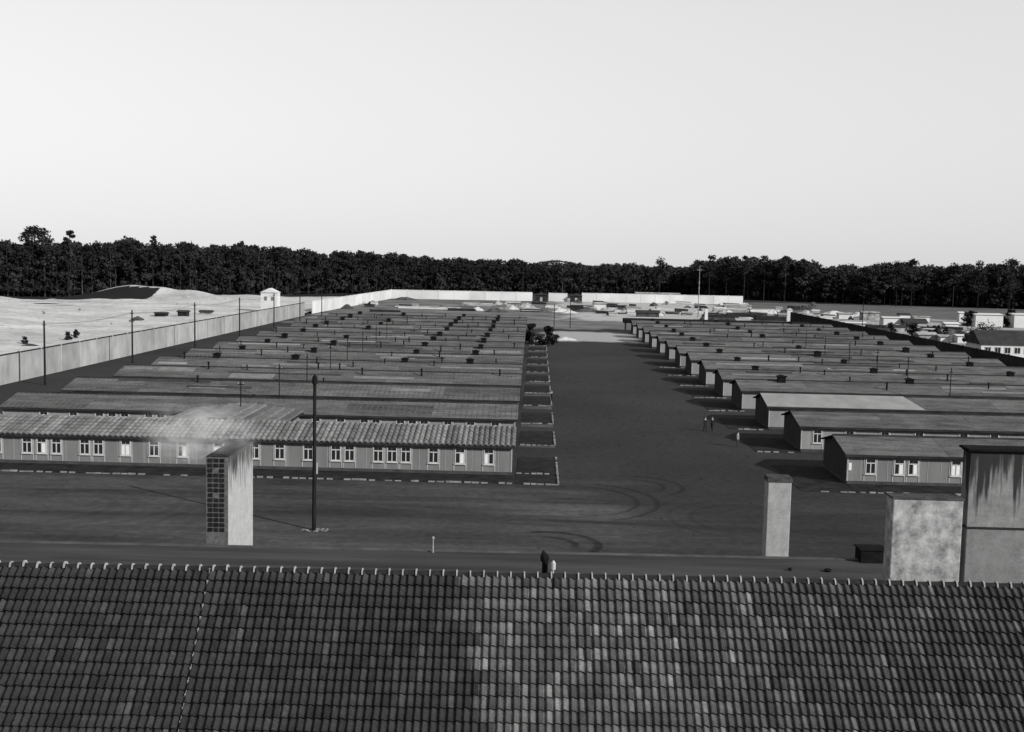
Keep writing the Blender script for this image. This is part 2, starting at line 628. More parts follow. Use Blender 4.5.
# far wooded ridge behind (seen at the centre)
far = []
for i in range(900):
    p = rng.uniform(380, 1000)
    d = rng.uniform(1500, 1750)
    hz = 14 + 9 * math.exp(-((p - 556) / 26) ** 2) + 2.5 * math.exp(-((p - 650) / 60) ** 2)
    x, y = GD(p, d)
    c = protos[rng.integers(0, 14)][:46] * np.array([26, 26, hz]) * np.array([1.1, 1.1, 1.0])
    far.append(c * np.array([1.8, 1.8, 1]) + np.array([x, y, 0]))
link('distant_wooded_ridge', tri_mesh('distant_wooded_ridge', np.concatenate(far), 'leaf_mid'), label='low distant wooded rise showing above the forest at centre', cat='woods', kind='stuff')


def pine(px, topy, d, crown_w, base, label, group=None, nleaf=900, lobes=14, lean=0.0, cat='tree'):
    x, y = GD(px, d)
    r = ray(px, topy)
    h = CAMZ + r.z / r.y * d
    z0 = sand_h(x, y) if (x < -81 and y < 620) else 0
    h -= z0
    t = thing('pine_tree', label, cat, (x, y, z0), 0, group)
    link('crown', tri_mesh('crown', crown_pts(h * 0.98, crown_w / 2, nleaf, base, 0.55, lobes), 'leaf'), t)
    tb = MB()
    tb.tube((0, 0, -0.3), (lean * .5, 0, h * 0.55), 0.22, 0.17, 7)
    tb.tube((lean * .5, 0, h * 0.55), (lean, 0, h * 0.95), 0.17, 0.06, 7)
    for k in range(7):
        a = k * 2.4
        zz = h * (base + (0.95 - base) * k / 7)
        tb.tube((lean * zz / h, 0, zz), (lean * zz / h + math.cos(a) * crown_w * .33, math.sin(a) * crown_w * .33, zz + 1.2), 0.11, 0.03, 5)
    tb.build('trunk', 'trunk', t)


pine(33, 224, 486, 10.0, 0.72, 'tall broad-crowned pine high above the forest at the far left')
pine(44, 226.5, 488, 11, 0.72, 'right half of the tall pair of pines above the forest at far left')
pine(70, 228, 492, 5.2, 0.84, 'slim pine with small tuft crown next to the tall pair', nleaf=420, lobes=6)
pine(153, 233, 512, 3.9, 0.88, 'lone pine with a small round tuft above the left forest', nleaf=320, lobes=5)
pine(660, 257, 720, 11, 0.55, 'rounded pine standing out of the low forest right of centre')
pine(710, 254, 676, 11, 0.5, 'first tall pine at the left end of the raised tree clump')
pine(727, 257, 680, 8, 0.55, 'pine second from the left end of the raised tree clump')
pine(745, 255, 672, 9, 0.6, 'pine in the left half of the raised tree clump')
pine(765, 254, 676, 10, 0.55, 'tall pine in the middle of the raised tree clump')
pine(786, 255, 670, 9, 0.55, 'pine in the right half of the raised tree clump')
pine(803, 257, 674, 8, 0.65, 'last pine at the right end of the raised tree clump')
pine(898, 261, 622, 11, 0.4, 'broad dark pine at left of the far right tree group', nleaf=1100)
pine(913, 259.5, 626, 12, 0.4, 'broad dark pine second in the far right tree group', nleaf=1100)
pine(955, 262, 620, 9, 0.45, 'pine midway along the far right forest edge')
pine(980, 260, 618, 11, 0.4, 'dark pine close to the right edge behind the white houses', nleaf=1000)
pine(1012, 258.5, 616, 12, 0.4, 'large dark pine at the right edge of the forest', nleaf=1100)

# ------------------------------------------------------------------ tiled building in the foreground
ZR = 11.8
pL, pR = G(0, 562, ZR), G(1023, 583.5, ZR)
pC = (pL + pR) / 2
ANG = math.atan2(pR.y - pL.y, pR.x - pL.x)
bld = thing('tiled_building', 'large building whose steep dark tiled roof fills the foreground', 'building', (pC.x, pC.y, 0), ANG)
MW = Matrix.Translation((pC.x, pC.y, 0)) @ Matrix.Rotation(ANG, 4, 'Z')
MI = MW.inverted()
PIT = math.radians(48)
TW, TL = 0.2015, 0.327
XL, XR = -17.5, 17.5
EAVE = 7.0                      # slope length
cz, sz = math.cos(PIT), math.sin(PIT)
body = MB()
body.prism([(-EAVE * cz + .5, 0), (14.5, 0), (14.5, 8.4), (3.0, 8.4), (-0.0, ZR - .35), (-EAVE * cz + .5, ZR - EAVE * sz + .3)], 'x', XL + .3, XR - .3)
simple('house_wall', 0.3, 0.2, 0.5)
body.build('wall', 'house_wall', bld)
deck = MB()
deck.prism([(0, ZR - .10), (-EAVE * cz, ZR - EAVE * sz - .10), (-EAVE * cz, ZR - EAVE * sz - .25), (0, ZR - .27), (2.95, ZR - 3.35), (3.05, ZR - 3.23)], 'x', XL, XR)
roof = deck.build('roof', 'dark_timber', bld)

# pantile: S profile across, tail edge lifted over the row below


def tile_verts():
    prof = []
    for i in range(13):
        s_ = i / 12
        hh = 0.068 * (0 if s_ < .2 else (s_ - .2) / .22 if s_ < .42 else max(0, math.cos((s_ - .42) / .48 * math.pi / 2)) ** .9 if s_ < .9 else 0)
        prof.append(((s_ - 0.5) * TW * 1.06, hh))
    L = TL + 0.05
    vs_, fs_ = [], []
    m_ = len(prof)
    for (yy, lift) in ((L, 0.0), (0.0, 0.10)):
        for (xx, hh) in prof:
            vs_.append((xx, yy, hh + lift))
    for (xx, hh) in prof:
        vs_.append((xx, 0.002, hh + 0.012))
    for i in range(m_ - 1):
        fs_.append((m_ + i, m_ + i + 1, i + 1, i))
        fs_.append((2 * m_ + i, 2 * m_ + i + 1, m_ + i + 1, m_ + i))
    return vs_, fs_


tv, tf = tile_verts()
for nm, attr_t in (('tile', 'OBJECT'), ('tile_field', 'GEOMETRY')):
    m, n, b = nodes_of(nm, 0.85, 0.06)
    at = n.nodes.new('ShaderNodeAttribute')
    at.attribute_type = attr_t
    at.attribute_name = 'tint'
    p = geopos(n)
    f = noise(n, p, 22, 4, 0.65)
    l = noise(n, p, 5, 3, 0.6)
    v = mth(n, 'MULTIPLY', at.outputs['Fac'], mrange(n, f, 0.25, 0.75, 0.6, 1.4, False))
    v = mth(n, 'MULTIPLY', v, mrange(n, l, 0.3, 0.7, 0.8, 1.2, False))
    setcol(n, b, v)
    bump(n, b, f, 0.25, 0.01)
tile_me = bpy.data.meshes.new('tile')
tile_me.from_pydata(tv, [], tf)
tile_me.materials.append(MATS['tile'])
tile_me.polygons.foreach_set('use_smooth', [i % 2 == 0 for i in range(len(tf))])
NROW = 18
NCOL = int((XR - XL) / TW)
slope_rot = Matrix.Rotation(PIT, 4, 'X')


def proj(w):
    d = Vector(w) - Vector((0, 0, CAMZ))
    z = d.dot(F_)
    return W / 2 + FPX * d.dot(R_) / z, H / 2 - FPX * d.dot(U_) / z


rows = []
for r in range(NROW):
    sl = (r + 1) * TL + 0.03
    yl, zl = -sl * cz, ZR - 0.09 - sl * sz
    for c in range(NCOL):
        xl = XL + (c + 0.5) * TW
        w = MW @ Vector((xl, yl, zl))
        u, q = proj(w)
        # newer, paler tiles laid right of a stepped seam
        seam = 455 + (q - 565) * 0.16 + 12 * math.sin(r * 1.7) + random.uniform(-3, 3)
        wob = .5 + .5 * math.sin(u * .031 + r * .9) * math.sin(u * .013 - r * .5)
        if u > seam:
            k = math.exp(-max(0, u - 640) / 240)
            t = (0.024 + 0.026 * k) * math.exp(random.gauss(0, .22 + .08 * k)) + .006 * wob
            if random.random() < 0.05 + 0.06 * k:
                t *= random.uniform(1.3, 2.0)
        else:
            t = (0.0185 + .005 * wob) * math.exp(random.gauss(0, .18))
            if random.random() < 0.02:
                t *= random.uniform(1.4, 2.2)
        jx, jy, jr = random.gauss(0, .003), random.gauss(0, .006) + .012 * math.sin(xl * .55 + r) * .6, random.gauss(0, .014)
        rows.append((q, u, r, xl + jx, yl, zl, jy, jr, t))
vis = [k for k in rows if -10 < k[1] < 1034 and k[0] < 745]
vis.sort(key=lambda k: -k[0])
single = set(id(k) for k in vis[:300])
fv, fi, tint = [], [], []
for k in rows:
    q, u, r, xl, yl, zl, jy, jr, t = k
    M = Matrix.Translation((xl, yl + jy * cz, zl + jy * sz)) @ slope_rot @ Matrix.Rotation(jr, 4, 'Z') @ Matrix.Rotation(random.gauss(0, .006), 4, 'X')
    if id(k) in single:
        o = bpy.data.objects.new('roof_tile', tile_me)
        COL.objects.link(o)
        o.parent = roof
        o.matrix_local = M
        o['tint'] = t
    else:
        b0 = len(fv)
        fv += [tuple(M @ Vector(p)) for p in tv]
        fi += [tuple(b0 + i for i in p) for p in tf]
        tint += [t] * len(tv)
me = bpy.data.meshes.new('roof_tiles')
me.from_pydata(fv, [], fi)
me.materials.append(MATS['tile_field'])
at_ = me.attributes.new('tint', 'FLOAT', 'POINT')
at_.data.foreach_set('value', tint)
me.polygons.foreach_set('use_smooth', [i % 2 == 0 for i in range(len(fi))])
link('roof_tiles', me, roof, kind='stuff')

# ridge caps with pale mortar collars
simple('ridge_clay', 0.018, 0.3, 5)
RS = 0.357
rc = MB()
prev = None
for (x0, r0, x1, r1, mi) in ((0, .085, RS - .04, .1, 0), (RS - .034, .135, RS, .14, 1)):
    for i in range(8):
        a0, a1 = math.pi * i / 8, math.pi * (i + 1) / 8
        rc.quad((x0, math.cos(a0) * r0, math.sin(a0) * r0), (x1, math.cos(a0) * r1, math.sin(a0) * r1), (x1, math.cos(a1) * r1, math.sin(a1) * r1), (x0, math.cos(a1) * r0, math.sin(a1) * r0), mi)
        if mi:
            for xx in (x0, x1):
                rc.quad((xx, math.cos(a0) * r0, math.sin(a0) * r0), (xx, math.cos(a1) * r0, math.sin(a1) * r0), (xx, math.cos(a1) * .08, math.sin(a1) * .08), (xx, math.cos(a0) * .08, math.sin(a0) * .08), mi)
rcm = rc.mesh('ridge_tile', ['ridge_clay', 'mortar'])
for i in range(int((XR - XL) / RS)):
    o = link('ridge_tile', rcm, roof, (XL + i * RS, -0.0, ZR - 0.09 + random.gauss(0, .006)), (0, random.gauss(0, .012), random.gauss(0, .012)))
    s_ = random.uniform(.92, 1.08)
    o.scale = (1, s_, s_)
# lightning conductor down the slope
lc = MB()
cx_ = (MI @ G(211, 566, ZR)).x
for k in range(17):
    s0, s1 = k * .34 + .1, k * .34 + .44
    lc.tube((cx_, -s0 * cz, ZR - s0 * sz + .03), (cx_, -s1 * cz, ZR - s1 * sz + .03), .009, .009, 5)
    lc.box(cx_ - .022, -s0 * cz - .03, ZR - s0 * sz - .02, cx_ + .022, -s0 * cz + .02, ZR - s0 * sz + .05)
simple('zinc', 0.16, 0.3, 8)
lc.build('lightning_conductor', 'zinc', bld)

# flat felted wing behind the ridge
EDGE_Y = 14.75
fl = MB()
fl.box(XL - 6, 3.1, 8.4, XR + 6, EDGE_Y, 8.5)
fr = fl.build('flat_roof', 'annex_felt', bld)
for k, (y0) in enumerate((10.1, 11.25, 12.4, 13.45)):
    q = MB()
    q.box(XL - 6, y0, 8.5, XR + 6, y0 + 1.1, 8.512 + 0.006 * (k % 2))
    q.build('felt_strip', 'annex_felt', fr)
for (x0_, x1_) in ((XL - 5.7, XL + .28), (XR - .28, XR + 5.7)):
    q = MB()
    q.box(x0_, 3.3, 0, x1_, 14.48, 8.39)
    q.build('wing_wall', 'house_wall', bld)
e = MB()
e.box(XL - 6, EDGE_Y - .2, 8.52, XR + 6, EDGE_Y + .03, 8.56)
simple('edge_flash', 0.06, 0.3, 1)
e.build('edge_flashing', 'edge_flash', fr)


def locpt(px, py, Y):          # pixel at plan depth Y -> building-local point
    return MI @ GY(px, py, Y)


# small felt-roof vents and the dark roof hatch
for (px, py, s_) in ((790, 571, .07), (828, 572, .11)):
    p = MI @ G(px, py, 8.5)
    q = MB()
    q.tube((0, 0, 0), (0, 0, .08), s_ * .8, s_ * .8, 8)
    q.tube((0, 0, .08), (0, 0, .12), s_ * 1.5, s_ * 1.0, 8)
    q.build('roof_vent', 'vent', bld, (p.x, p.y, 8.5))
p = MI @ G(859, 562, 8.5)
q = MB()
q.box(0, 0, 0, 1.0, .8, .5)
q.box(-.05, -.05, .5, 1.05, .85, .55)
q.build('roof_hatch', 'vent', bld, (p.x, p.y - .25, 8.52))
# cowl on the ridge with a white insulator beside it
p = locpt(545, 571, pC.y + .3)
q = MB()
q.tube((0, 0, -.3), (0, 0, .28), .085, .085, 10)
q.tube((0, 0, .28), (-.03, 0, .42), .12, .11, 10)
q.tube((-.03, 0, .42), (-.06, 0, .56), .11, .015, 10)
q.build('vent_cowl', 'vent', bld, (p.x, .32, ZR - .02))
q = MB()
q.tube((0, 0, 0), (0, 0, .16), .018, .018, 6)
q.tube((0, 0, .12), (0, 0, .30), .058, .066, 8)
q.tube((0, 0, .30), (0, 0, .36), .05, .02, 8)
q.build('insulator', 'insulator', bld, (p.x + .21, .05, ZR - .02))
# thin aerial rod
p = MI @ G(433, 553, 8.5)
q = MB()
q.tube((0, 0, 0), (0, 0, .6), .026, .02, 6)
q.tube((0, 0, .58), (0, 0, .66), .055, .04, 6)
q.build('aerial_rod', 'mortar', bld, (p.x, p.y, 8.5))

# chimneys
YF = pC.y + EDGE_Y + .35
a0, a1 = GY(206, 457, YF), GY(228, 457, YF)
plaster('chimney_plaster_pale', 0.22, 0.2, 0.0, 0, 1)
plaster('chimney_mottled', 0.22, 0.62, 0.0, 0, 1)
plaster('chimney_sooty', 0.15, 0.25, 0.95, 2.05, 1.5, 4.2)
plaster('chimney_grey', 0.135, 0.2, 0.0, 0, 1)
simple('brick_dark', 0.013, 0.5, 8, fine=30)
simple('brick_mortar', 0.075, 0.3, 8)
wch = a1.x - a0.x
zt = a0.z
plaster('chimney_plaster', 0.27, 0.14, 0.9, zt - 7, 1.3, 5.0)
pa = MI @ Vector((a0.x, YF, 0))
q = MB()
q.box(0, 0.02, 0, wch, 4.0, zt - 7)
ch = q.build('chimney', 'chimney_plaster', bld, (pa.x, pa.y, 7.0), (0, 0, -ANG))
ch['label'] = 'long plastered chimney with dark brick front and smoke'
q = MB()
q.box(.0, 0.002, .0, wch, .018, zt - 7)
q.build('brick_backing', 'brick_mortar', ch)
q = MB()
nb = 15
for r in range(nb):
    for c in range(3):
        x0 = .055 + c * (wch * .8) / 3
        z0 = 1.93 + r * (zt - 7 - 1.95) / nb
        if random.random() < .05:
            continue
        q.box(x0 + .03, -.022 - random.random() * .015, z0 + .02, x0 + wch * .8 / 3 - .03, .01, z0 + (zt - 7 - 1.95) / nb - .035)
q.build('brick', 'brick_dark', ch, kind='stuff')
q = MB()
q.box(.01, .01, zt - 7, wch - .01, 3.99, zt - 7 + .05)
q.box(.12, .25, zt - 7 + .051, wch - .12, 3.7, zt - 7 + .09)
q.build('cap', 'dark_timber', ch)
# right slim chimney
a0, a1 = GY(768.5, 478, YF + .2), GY(792, 478, YF + .2)
pa = MI @ Vector((a0.x, YF + .2, 0))
hh = a0.z - 7.5
q = MB()
q.box(0, 0, 0, a1.x - a0.x, .7, hh)
c2 = q.build('chimney', 'chimney_plaster_pale', bld, (pa.x, pa.y, 7.5), (0, 0, -ANG))
c2['label'] = 'slim pale plastered chimney on the flat roof'
q = MB()
q.box(-.03, -.03, hh - .16, a1.x - a0.x + .03, .73, hh - .02)
q.box(-.01, -.01, hh - .02, a1.x - a0.x + .01, .71, hh + .03)
simple('chimney_cap', 0.045, 0.4, 4)
q.build('cap', 'chimney_cap', c2)
# mottled block just behind the ridge
YA = pC.y + 1.35
a0, a1 = GY(893.5, 499, YA), GY(964, 499, YA)
pa = MI @ Vector((a0.x, YA, 0))
hh = a0.z - 10
q = MB()
q.box(0, 0, 0, a1.x - a0.x, .62, hh)
c3 = q.build('chimney', 'chimney_mottled', bld, (pa.x, pa.y, 10.0), (0, 0, -ANG))
c3['label'] = 'squat mottled chimney block with weathered plaster'
q = MB()
q.box(-.02, -.02, hh, a1.x - a0.x + .02, .64, hh + .05)
q.build('cap', 'chimney_cap', c3)
# tall streaked block at the right edge
YB = YA + .22
b0_ = GY(966.5, 528, YB)
b1_ = GY(972, 452, YB)
pb = MI @ Vector((b0_.x, YB, 0))
h1, h2 = b0_.z - 10, b1_.z - 10
q = MB()
q.box(0, 0, 0, 2.3, 1.2, h1)
c4 = q.build('chimney', 'chimney_grey', bld, (pb.x, pb.y, 10.0), (0, 0, -ANG))
c4['label'] = 'tall soot-streaked chimney at the right edge'
q = MB()
q.box(0, 0, 0, 1.7, .55, h2 - h1)
up = q.build('shaft', 'chimney_sooty', c4, (b1_.x - b0_.x, .05, h1 + .03))
q = MB()
q.box(-.02, -.04, h1, 2.32, 1.22, h1 + .03)
q.build('ledge', 'dark_timber', c4)
q = MB()
q.box(-.10, -.09, h2 - h1, 1.8, .64, h2 - h1 + .06)
q.box(-.04, -.04, h2 - h1 - .05, 1.74, .59, h2 - h1)
q.build('cap', 'vent', c4, (b1_.x - b0_.x, .05, h1 + .03))

for o_ in list(bld.children):
    if o_.name.startswith('chimney'):
        bv = o_.modifiers.new('worn_edges', 'BEVEL')
        bv.width = .03
        bv.segments = 2

# loose stones and clods on the open ground
for (mt, lab, cnt) in (('dark_timber', 'dark clods and cinders scattered over the open ground', 700),):
    q = MB()
    for k in range(cnt):
        yy = random.uniform(52, 200)
        xx = random.uniform(-60, 60) if yy < 99 else random.uniform(3, 24)
        a_ = random.uniform(.015, .05) * (1 + yy / 250)
        q.box(xx - a_, yy - a_, -.01, xx + a_ * random.uniform(.5, 1.5), yy + a_, a_ * random.uniform(.4, .9))
    q.build('pebbles', mt, None, label=lab, cat='pebbles', kind='stuff')

# ------------------------------------------------------------------ barracks
BW, BL = 8.8, 56.5             # depth and length of a hut
ZE, ZRG = 2.85, 3.84           # wall head, ridge
OV = 0.42
YB0, DY = 105.0, 17.0
YROW = [105.0 + q for q in (0, 18, 34.7, 52.3, 67.6, 84.3, 101.3, 117, 134, 150.5, 167.5, 184, 200.5, 217)]
LX1 = -2.0                     # street end of the left row
RX0 = 29.4                     # street end of the right row
WINX_FULL = [2.1, 4.8, 7.3, 9.9, 11.2, 12.5, 15.2, 16.5, 19.1, 21.8, 24.2, 26.3, 27.6, 31.0, 33.7, 36.4, 39.0, 40.3, 43.0, 44.4, 45.8, 48.7, 52.0]
BRIGHT_L1 = {2.1: 1, 4.8: 2, 36.4: 3, 44.4: 2, 27.6: 3, 31.0: 2}

# window: frame mesh, panes, optional curtain  (origin at sill centre, facing -y)
fw = MB()
wW, wH = .96, 1.42
for (x0, x1, z0, z1) in ((-wW / 2, -wW / 2 + .085, 0, wH), (wW / 2 - .085, wW / 2, 0, wH), (-wW / 2 + .11, wW / 2 - .11, 0, .1), 
                         (-.045, .045, .1, 1.0), (-wW / 2 + .11, wW / 2 - .11, 1.0, 1.09)):
    fw.box(x0, -.075, z0, x1, .03, z1)
fw.box(-wW / 2 - .06, -.13, -.07, wW / 2 + .06, .02, -.001)
win_me = fw.mesh('window', 'frame_paint')
pn = MB()
for sgn in (-1, 1):
    for (z0, z1) in ((.1, 1.0), (1.09, wH - .08)):
        pn.box(min(sgn * .045, sgn * (wW / 2 - .11)), -.03, z0, max(sgn * .045, sgn * (wW / 2 - .11)), -.015, z1)
pane_me = pn.mesh('pane', 'glass')


def curtain_mesh(side):
    q = MB()
    if side in (1, 3):
        q.box(-wW / 2 + .11, -.042, .1, -.045, -.032, 1.0)
    if side in (2, 3):
        q.box(.045, -.042, .1, wW / 2 - .11, -.032, 1.0)
    return q.mesh('curtain', 'curtain')


cur_me = {k: curtain_mesh(k) for k in (1, 2, 3)}

vt = MB()
vt.box(-.5, -.36, -.5, .5, .36, .55)
vt.prism([(-.66, .55), (.66, .55), (.68, .66), (0, .82), (-.68, .66)], 'y', -.46, .46)
vent_me = vt.mesh('roof_vent', 'vent')
sp_ = MB()
sp_.tube((0, 0, -.4), (0, 0, .95), .13, .12, 8)
sp_.tube((0, 0, .98), (0, 0, 1.18), .26, .04, 8)
sp_.tube((0, 0, .9), (0, 0, .98), .05, .05, 5)
pipe_me = sp_.mesh('stovepipe', 'vent')


def cap_strip(i, ns):
    """one run of roofing felt on the front slope: k-th of ns from the eave"""
    L = math.hypot(BW / 2 + OV, (ZRG - ZE) * (BW / 2 + OV) / (BW / 2))
    return L


SL = (ZRG - ZE) / (BW / 2)


def roof_z(dy):                # height of the roof surface dy behind the front wall
    return ZE + SL * dy if dy < BW / 2 else ZRG - SL * (dy - BW / 2)


body_cache = {}


def barrack(x0, x1, yf, side, idx, label, tiled=False, pale=0.0, wins=(), bright={}, sheets=None):
    """x0..x1 hut ends, yf front wall, side: +1 street end is x1, -1 street end is x0"""
    t = thing('barrack', label, 'barrack', ((x0 + x1) / 2, yf, 0), 0, 'rows of wooden huts')
    L = x1 - x0
    if 'wall' not in body_cache:
        w = MB()
        w.box(-L / 2, 0, 0.3, L / 2, BW, ZE)
        body_cache['wall'] = {k: w.mesh('wall', k) for k in ('wall_paint', 'wall_paint_pale')}
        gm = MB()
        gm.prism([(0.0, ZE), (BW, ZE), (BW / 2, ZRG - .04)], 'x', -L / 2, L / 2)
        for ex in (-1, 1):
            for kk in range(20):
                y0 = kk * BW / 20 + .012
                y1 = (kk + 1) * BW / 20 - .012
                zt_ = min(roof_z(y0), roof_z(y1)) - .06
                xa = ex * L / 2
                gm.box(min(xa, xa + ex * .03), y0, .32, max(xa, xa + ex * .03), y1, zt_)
        body_cache['gable'] = gm.mesh('gable', 'shaded_gable_board')
        pl = MB()
        pl.box(-L / 2 - .03, -.03, -.05, L / 2 + .03, BW + .03, .3)
        body_cache['plinth'] = pl.mesh('plinth', 'plinth')
        rf = MB()
        a, bq = -OV, BW + OV
        za, zb = ZE - SL * OV, ZE - SL * OV
        rf.prism([(a, za - .15), (a + .05, za - .15), (a + .05, za), (BW / 2, ZRG), (bq, zb), (bq, zb + .09), (BW / 2, ZRG + .09), (a, za + .09)], 'x', -L / 2 - .35, L / 2 + .35)
        body_cache['roof'] = rf.mesh('roof', 'dark_timber')
        ns = 4
        Ls = BW / 2 + OV + .03
        body_cache['strips'] = []
        NSEG = 6
        body_cache['nseg'] = NSEG
        seg = (L + .76) / NSEG
        for k in range(ns):
            st = MB()
            y0, y1 = -OV - .03 + Ls * k / ns, -OV - .03 + Ls * (k + 1) / ns + (.12 if k < ns - 1 else 0)
            zz0, zz1 = ZE + SL * y0 + .125, ZE + SL * y1 + .095
            st.prism([(y0, zz0), (y1, zz1), (y1, zz1 - .012), (y0, zz0 - .04)], 'x', .01, seg - .01)
            body_cache['strips'].append({kk: st.mesh('roofing_strip', kk) for kk in ('roofing_felt', 'roofing_felt_old')})
        rb = MB()
        nb_ = 92
        for k in range(nb_):
            xx = -L / 2 - .3 + (L + .6) * k / (nb_ - 1) + random.gauss(0, .03)
            w_ = random.uniform(.025, .045)
            ya, yb = -OV - .02, BW / 2
            for (p, q_) in (((xx - w_, ya, ZE + SL * ya + .10), (xx + w_, yb, ZE + SL * yb + .10)),):
                k0 = len(rb.v)
                h_ = .038
                rb.v += [(xx - w_, ya, p[2]), (xx + w_, ya, p[2]), (xx + w_, yb, q_[2]), (xx - w_, yb, q_[2]),
                         (xx - w_, ya, p[2] + h_), (xx + w_, ya, p[2] + h_), (xx + w_, yb, q_[2] + h_), (xx - w_, yb, q_[2] + h_)]
                for f_ in ((4, 5, 6, 7), (0, 1, 5, 4), (1, 2, 6, 5), (3, 0, 4, 7)):
                    rb.f.append(tuple(k0 + i_ for i_ in f_))
                    rb.mi.append(0)
        body_cache['ribs'] = rb.mesh('roof_batten', 'roofing_felt')
        rcp = MB()
        rcp.prism([(BW / 2 - .2, ZRG + .06), (BW / 2, ZRG + .22), (BW / 2 + .2, ZRG + .06)], 'x', -L / 2 - .4, L / 2 + .4)
        body_cache['ridge'] = rcp.mesh('ridge_cap', 'dark_timber')
        bk = MB()
        bk.prism([(BW / 2 + .02, ZRG + .095), (BW + OV, ZE - SL * OV + .095), (BW + OV, ZE - SL * OV + .11), (BW / 2 + .02, ZRG + .11)], 'x', -L / 2 - .38, L / 2 + .38)
        body_cache['back'] = bk.mesh('roofing_strip', 'roofing_felt_old')
        bt = MB()
        for ex in (-1, 1):
            xa = ex * (L / 2 + .02)
            bt.box(min(xa, xa + ex * .03) - .0, -.06, .3, max(xa, xa + ex * .03), .1, ZE - .05)
            bt.box(xa - .07, -.05, .3, xa + .07, -.004, ZE - .05)
        body_cache['corner'] = bt.mesh('corner_board', 'trim')
        bb = MB()
        for ex in (-1, 1):
            xa = ex * (L / 2 + .38)
            bb.prism([(-OV, ZE - SL * OV - .08), (BW / 2, ZRG - .08), (BW / 2, ZRG + .10), (-OV, ZE - SL * OV + .10)], 'x', min(xa, xa + ex * .04), max(xa, xa + ex * .04))
        body_cache['barge'] = bb.mesh('bargeboard', 'dark_timber')
    wm = 'wall_paint' if idx == 0 else 'wall_paint_pale'
    wl = link('wall', body_cache['wall'][wm], t)
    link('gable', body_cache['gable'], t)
    link('plinth', body_cache['plinth'], t)
    rf = link('roof', body_cache['roof'], t)
    link('corner_board', body_cache['corner'], t)
    link('bargeboard', body_cache['barge'], t)
    if not tiled:
        seg = (L + .76) / body_cache['nseg']
        for k in range(4):
            for j in range(body_cache['nseg']):
                link('roofing_strip', body_cache['strips'][k][random.choice(('roofing_felt', 'roofing_felt', 'roofing_felt_old'))], rf,
                     (-L / 2 - .38 + j * seg, 0, random.uniform(-.006, .012)))
        if side > 0 and idx < 8:
            link('roof_batten', body_cache['ribs'], rf, kind='stuff')
    link('roofing_strip', body_cache['back'], rf)
    if not tiled:
        link('ridge_cap', body_cache['ridge'], rf)
    for wx in wins:
        xx = (L / 2 - wx) if side > 0 else (-L / 2 + wx)
        o = link('window', win_me, t, (xx, -.012, .98))
        link('pane', pane_me, o)
        if wx in bright:
            link('curtain', cur_me[bright[wx]], o)
    if idx < 2 and wins:
        bt = MB()
        for wx in wins:
            xx = (L / 2 - wx) if side > 0 else (-L / 2 + wx)
            for e_ in (-1, 1):
                bt.box(xx + e_ * .57 - .05, -.035, .32, xx + e_ * .57 + .05, -.003, ZE - .02)
        gaps = [wx for wx in np.arange(1.2, L - 1, 1.24) if all(abs(wx - q) > .75 for q in wins)]
        for wx in gaps:
            xx = (L / 2 - wx) if side > 0 else (-L / 2 + wx)
            bt.box(xx - .02, -.02, .32, xx + .02, -.003, ZE - .02)
        bt.build('batten', 'trim', t, kind='stuff')
    return t


def vents(t, L, side, idx, big_, pipes):
    for rel in big_:
        if idx > 6 and random.random() < .12:
            continue
        rel += random.gauss(0, .25)
        xx = (L / 2 - rel) if side > 0 else (-L / 2 + rel)
        o = link('roof_vent', vent_me, t, (xx, BW / 2 - random.choice((0, 0, .8)), ZRG + .06))
        o.scale = (random.uniform(.85, 1.1),) * 3
    for rel in pipes:
        if random.random() < (.25 if side > 0 else .4):
            continue
        rel += random.gauss(0, .9)
        xx = (L / 2 - rel) if side > 0 else (-L / 2 + rel)
        dy = random.choice((1.2, 2.6, 3.4, 5.0))
        o = link('stovepipe', pipe_me, t, (xx, dy, roof_z(dy) + .06))
        s_ = random.uniform(.7, 1.05)
        o.scale = (s_, s_, s_)


def sheet_mesh(wd, ln, steps):
    """one curved roof rib from eave to ridge: barrel across, stepped where the sheets overlap"""
    q = MB()
    N = 6
    for k in range(steps):
        y0, y1 = k * ln / steps, (k + 1) * ln / steps + .02
        for i in range(N):
            u0, u1 = i / N, (i + 1) / N
            h0, h1 = .15 * math.sin(math.pi * u0) ** 1.2, .15 * math.sin(math.pi * u1) ** 1.2
            x0, x1 = (u0 - .5) * wd, (u1 - .5) * wd
            q.quad((x0, y0, h0 + .11), (x1, y0, h1 + .11), (x1, y1, h1 + .02), (x0, y1, h0 + .02))
            q.quad((x0, y0, h0 - .02), (x1, y0, h1 - .02), (x1, y0, h1 + .11), (x0, y0, h0 + .11))
    return q.mesh('roof_rib', 'roof_sheet')


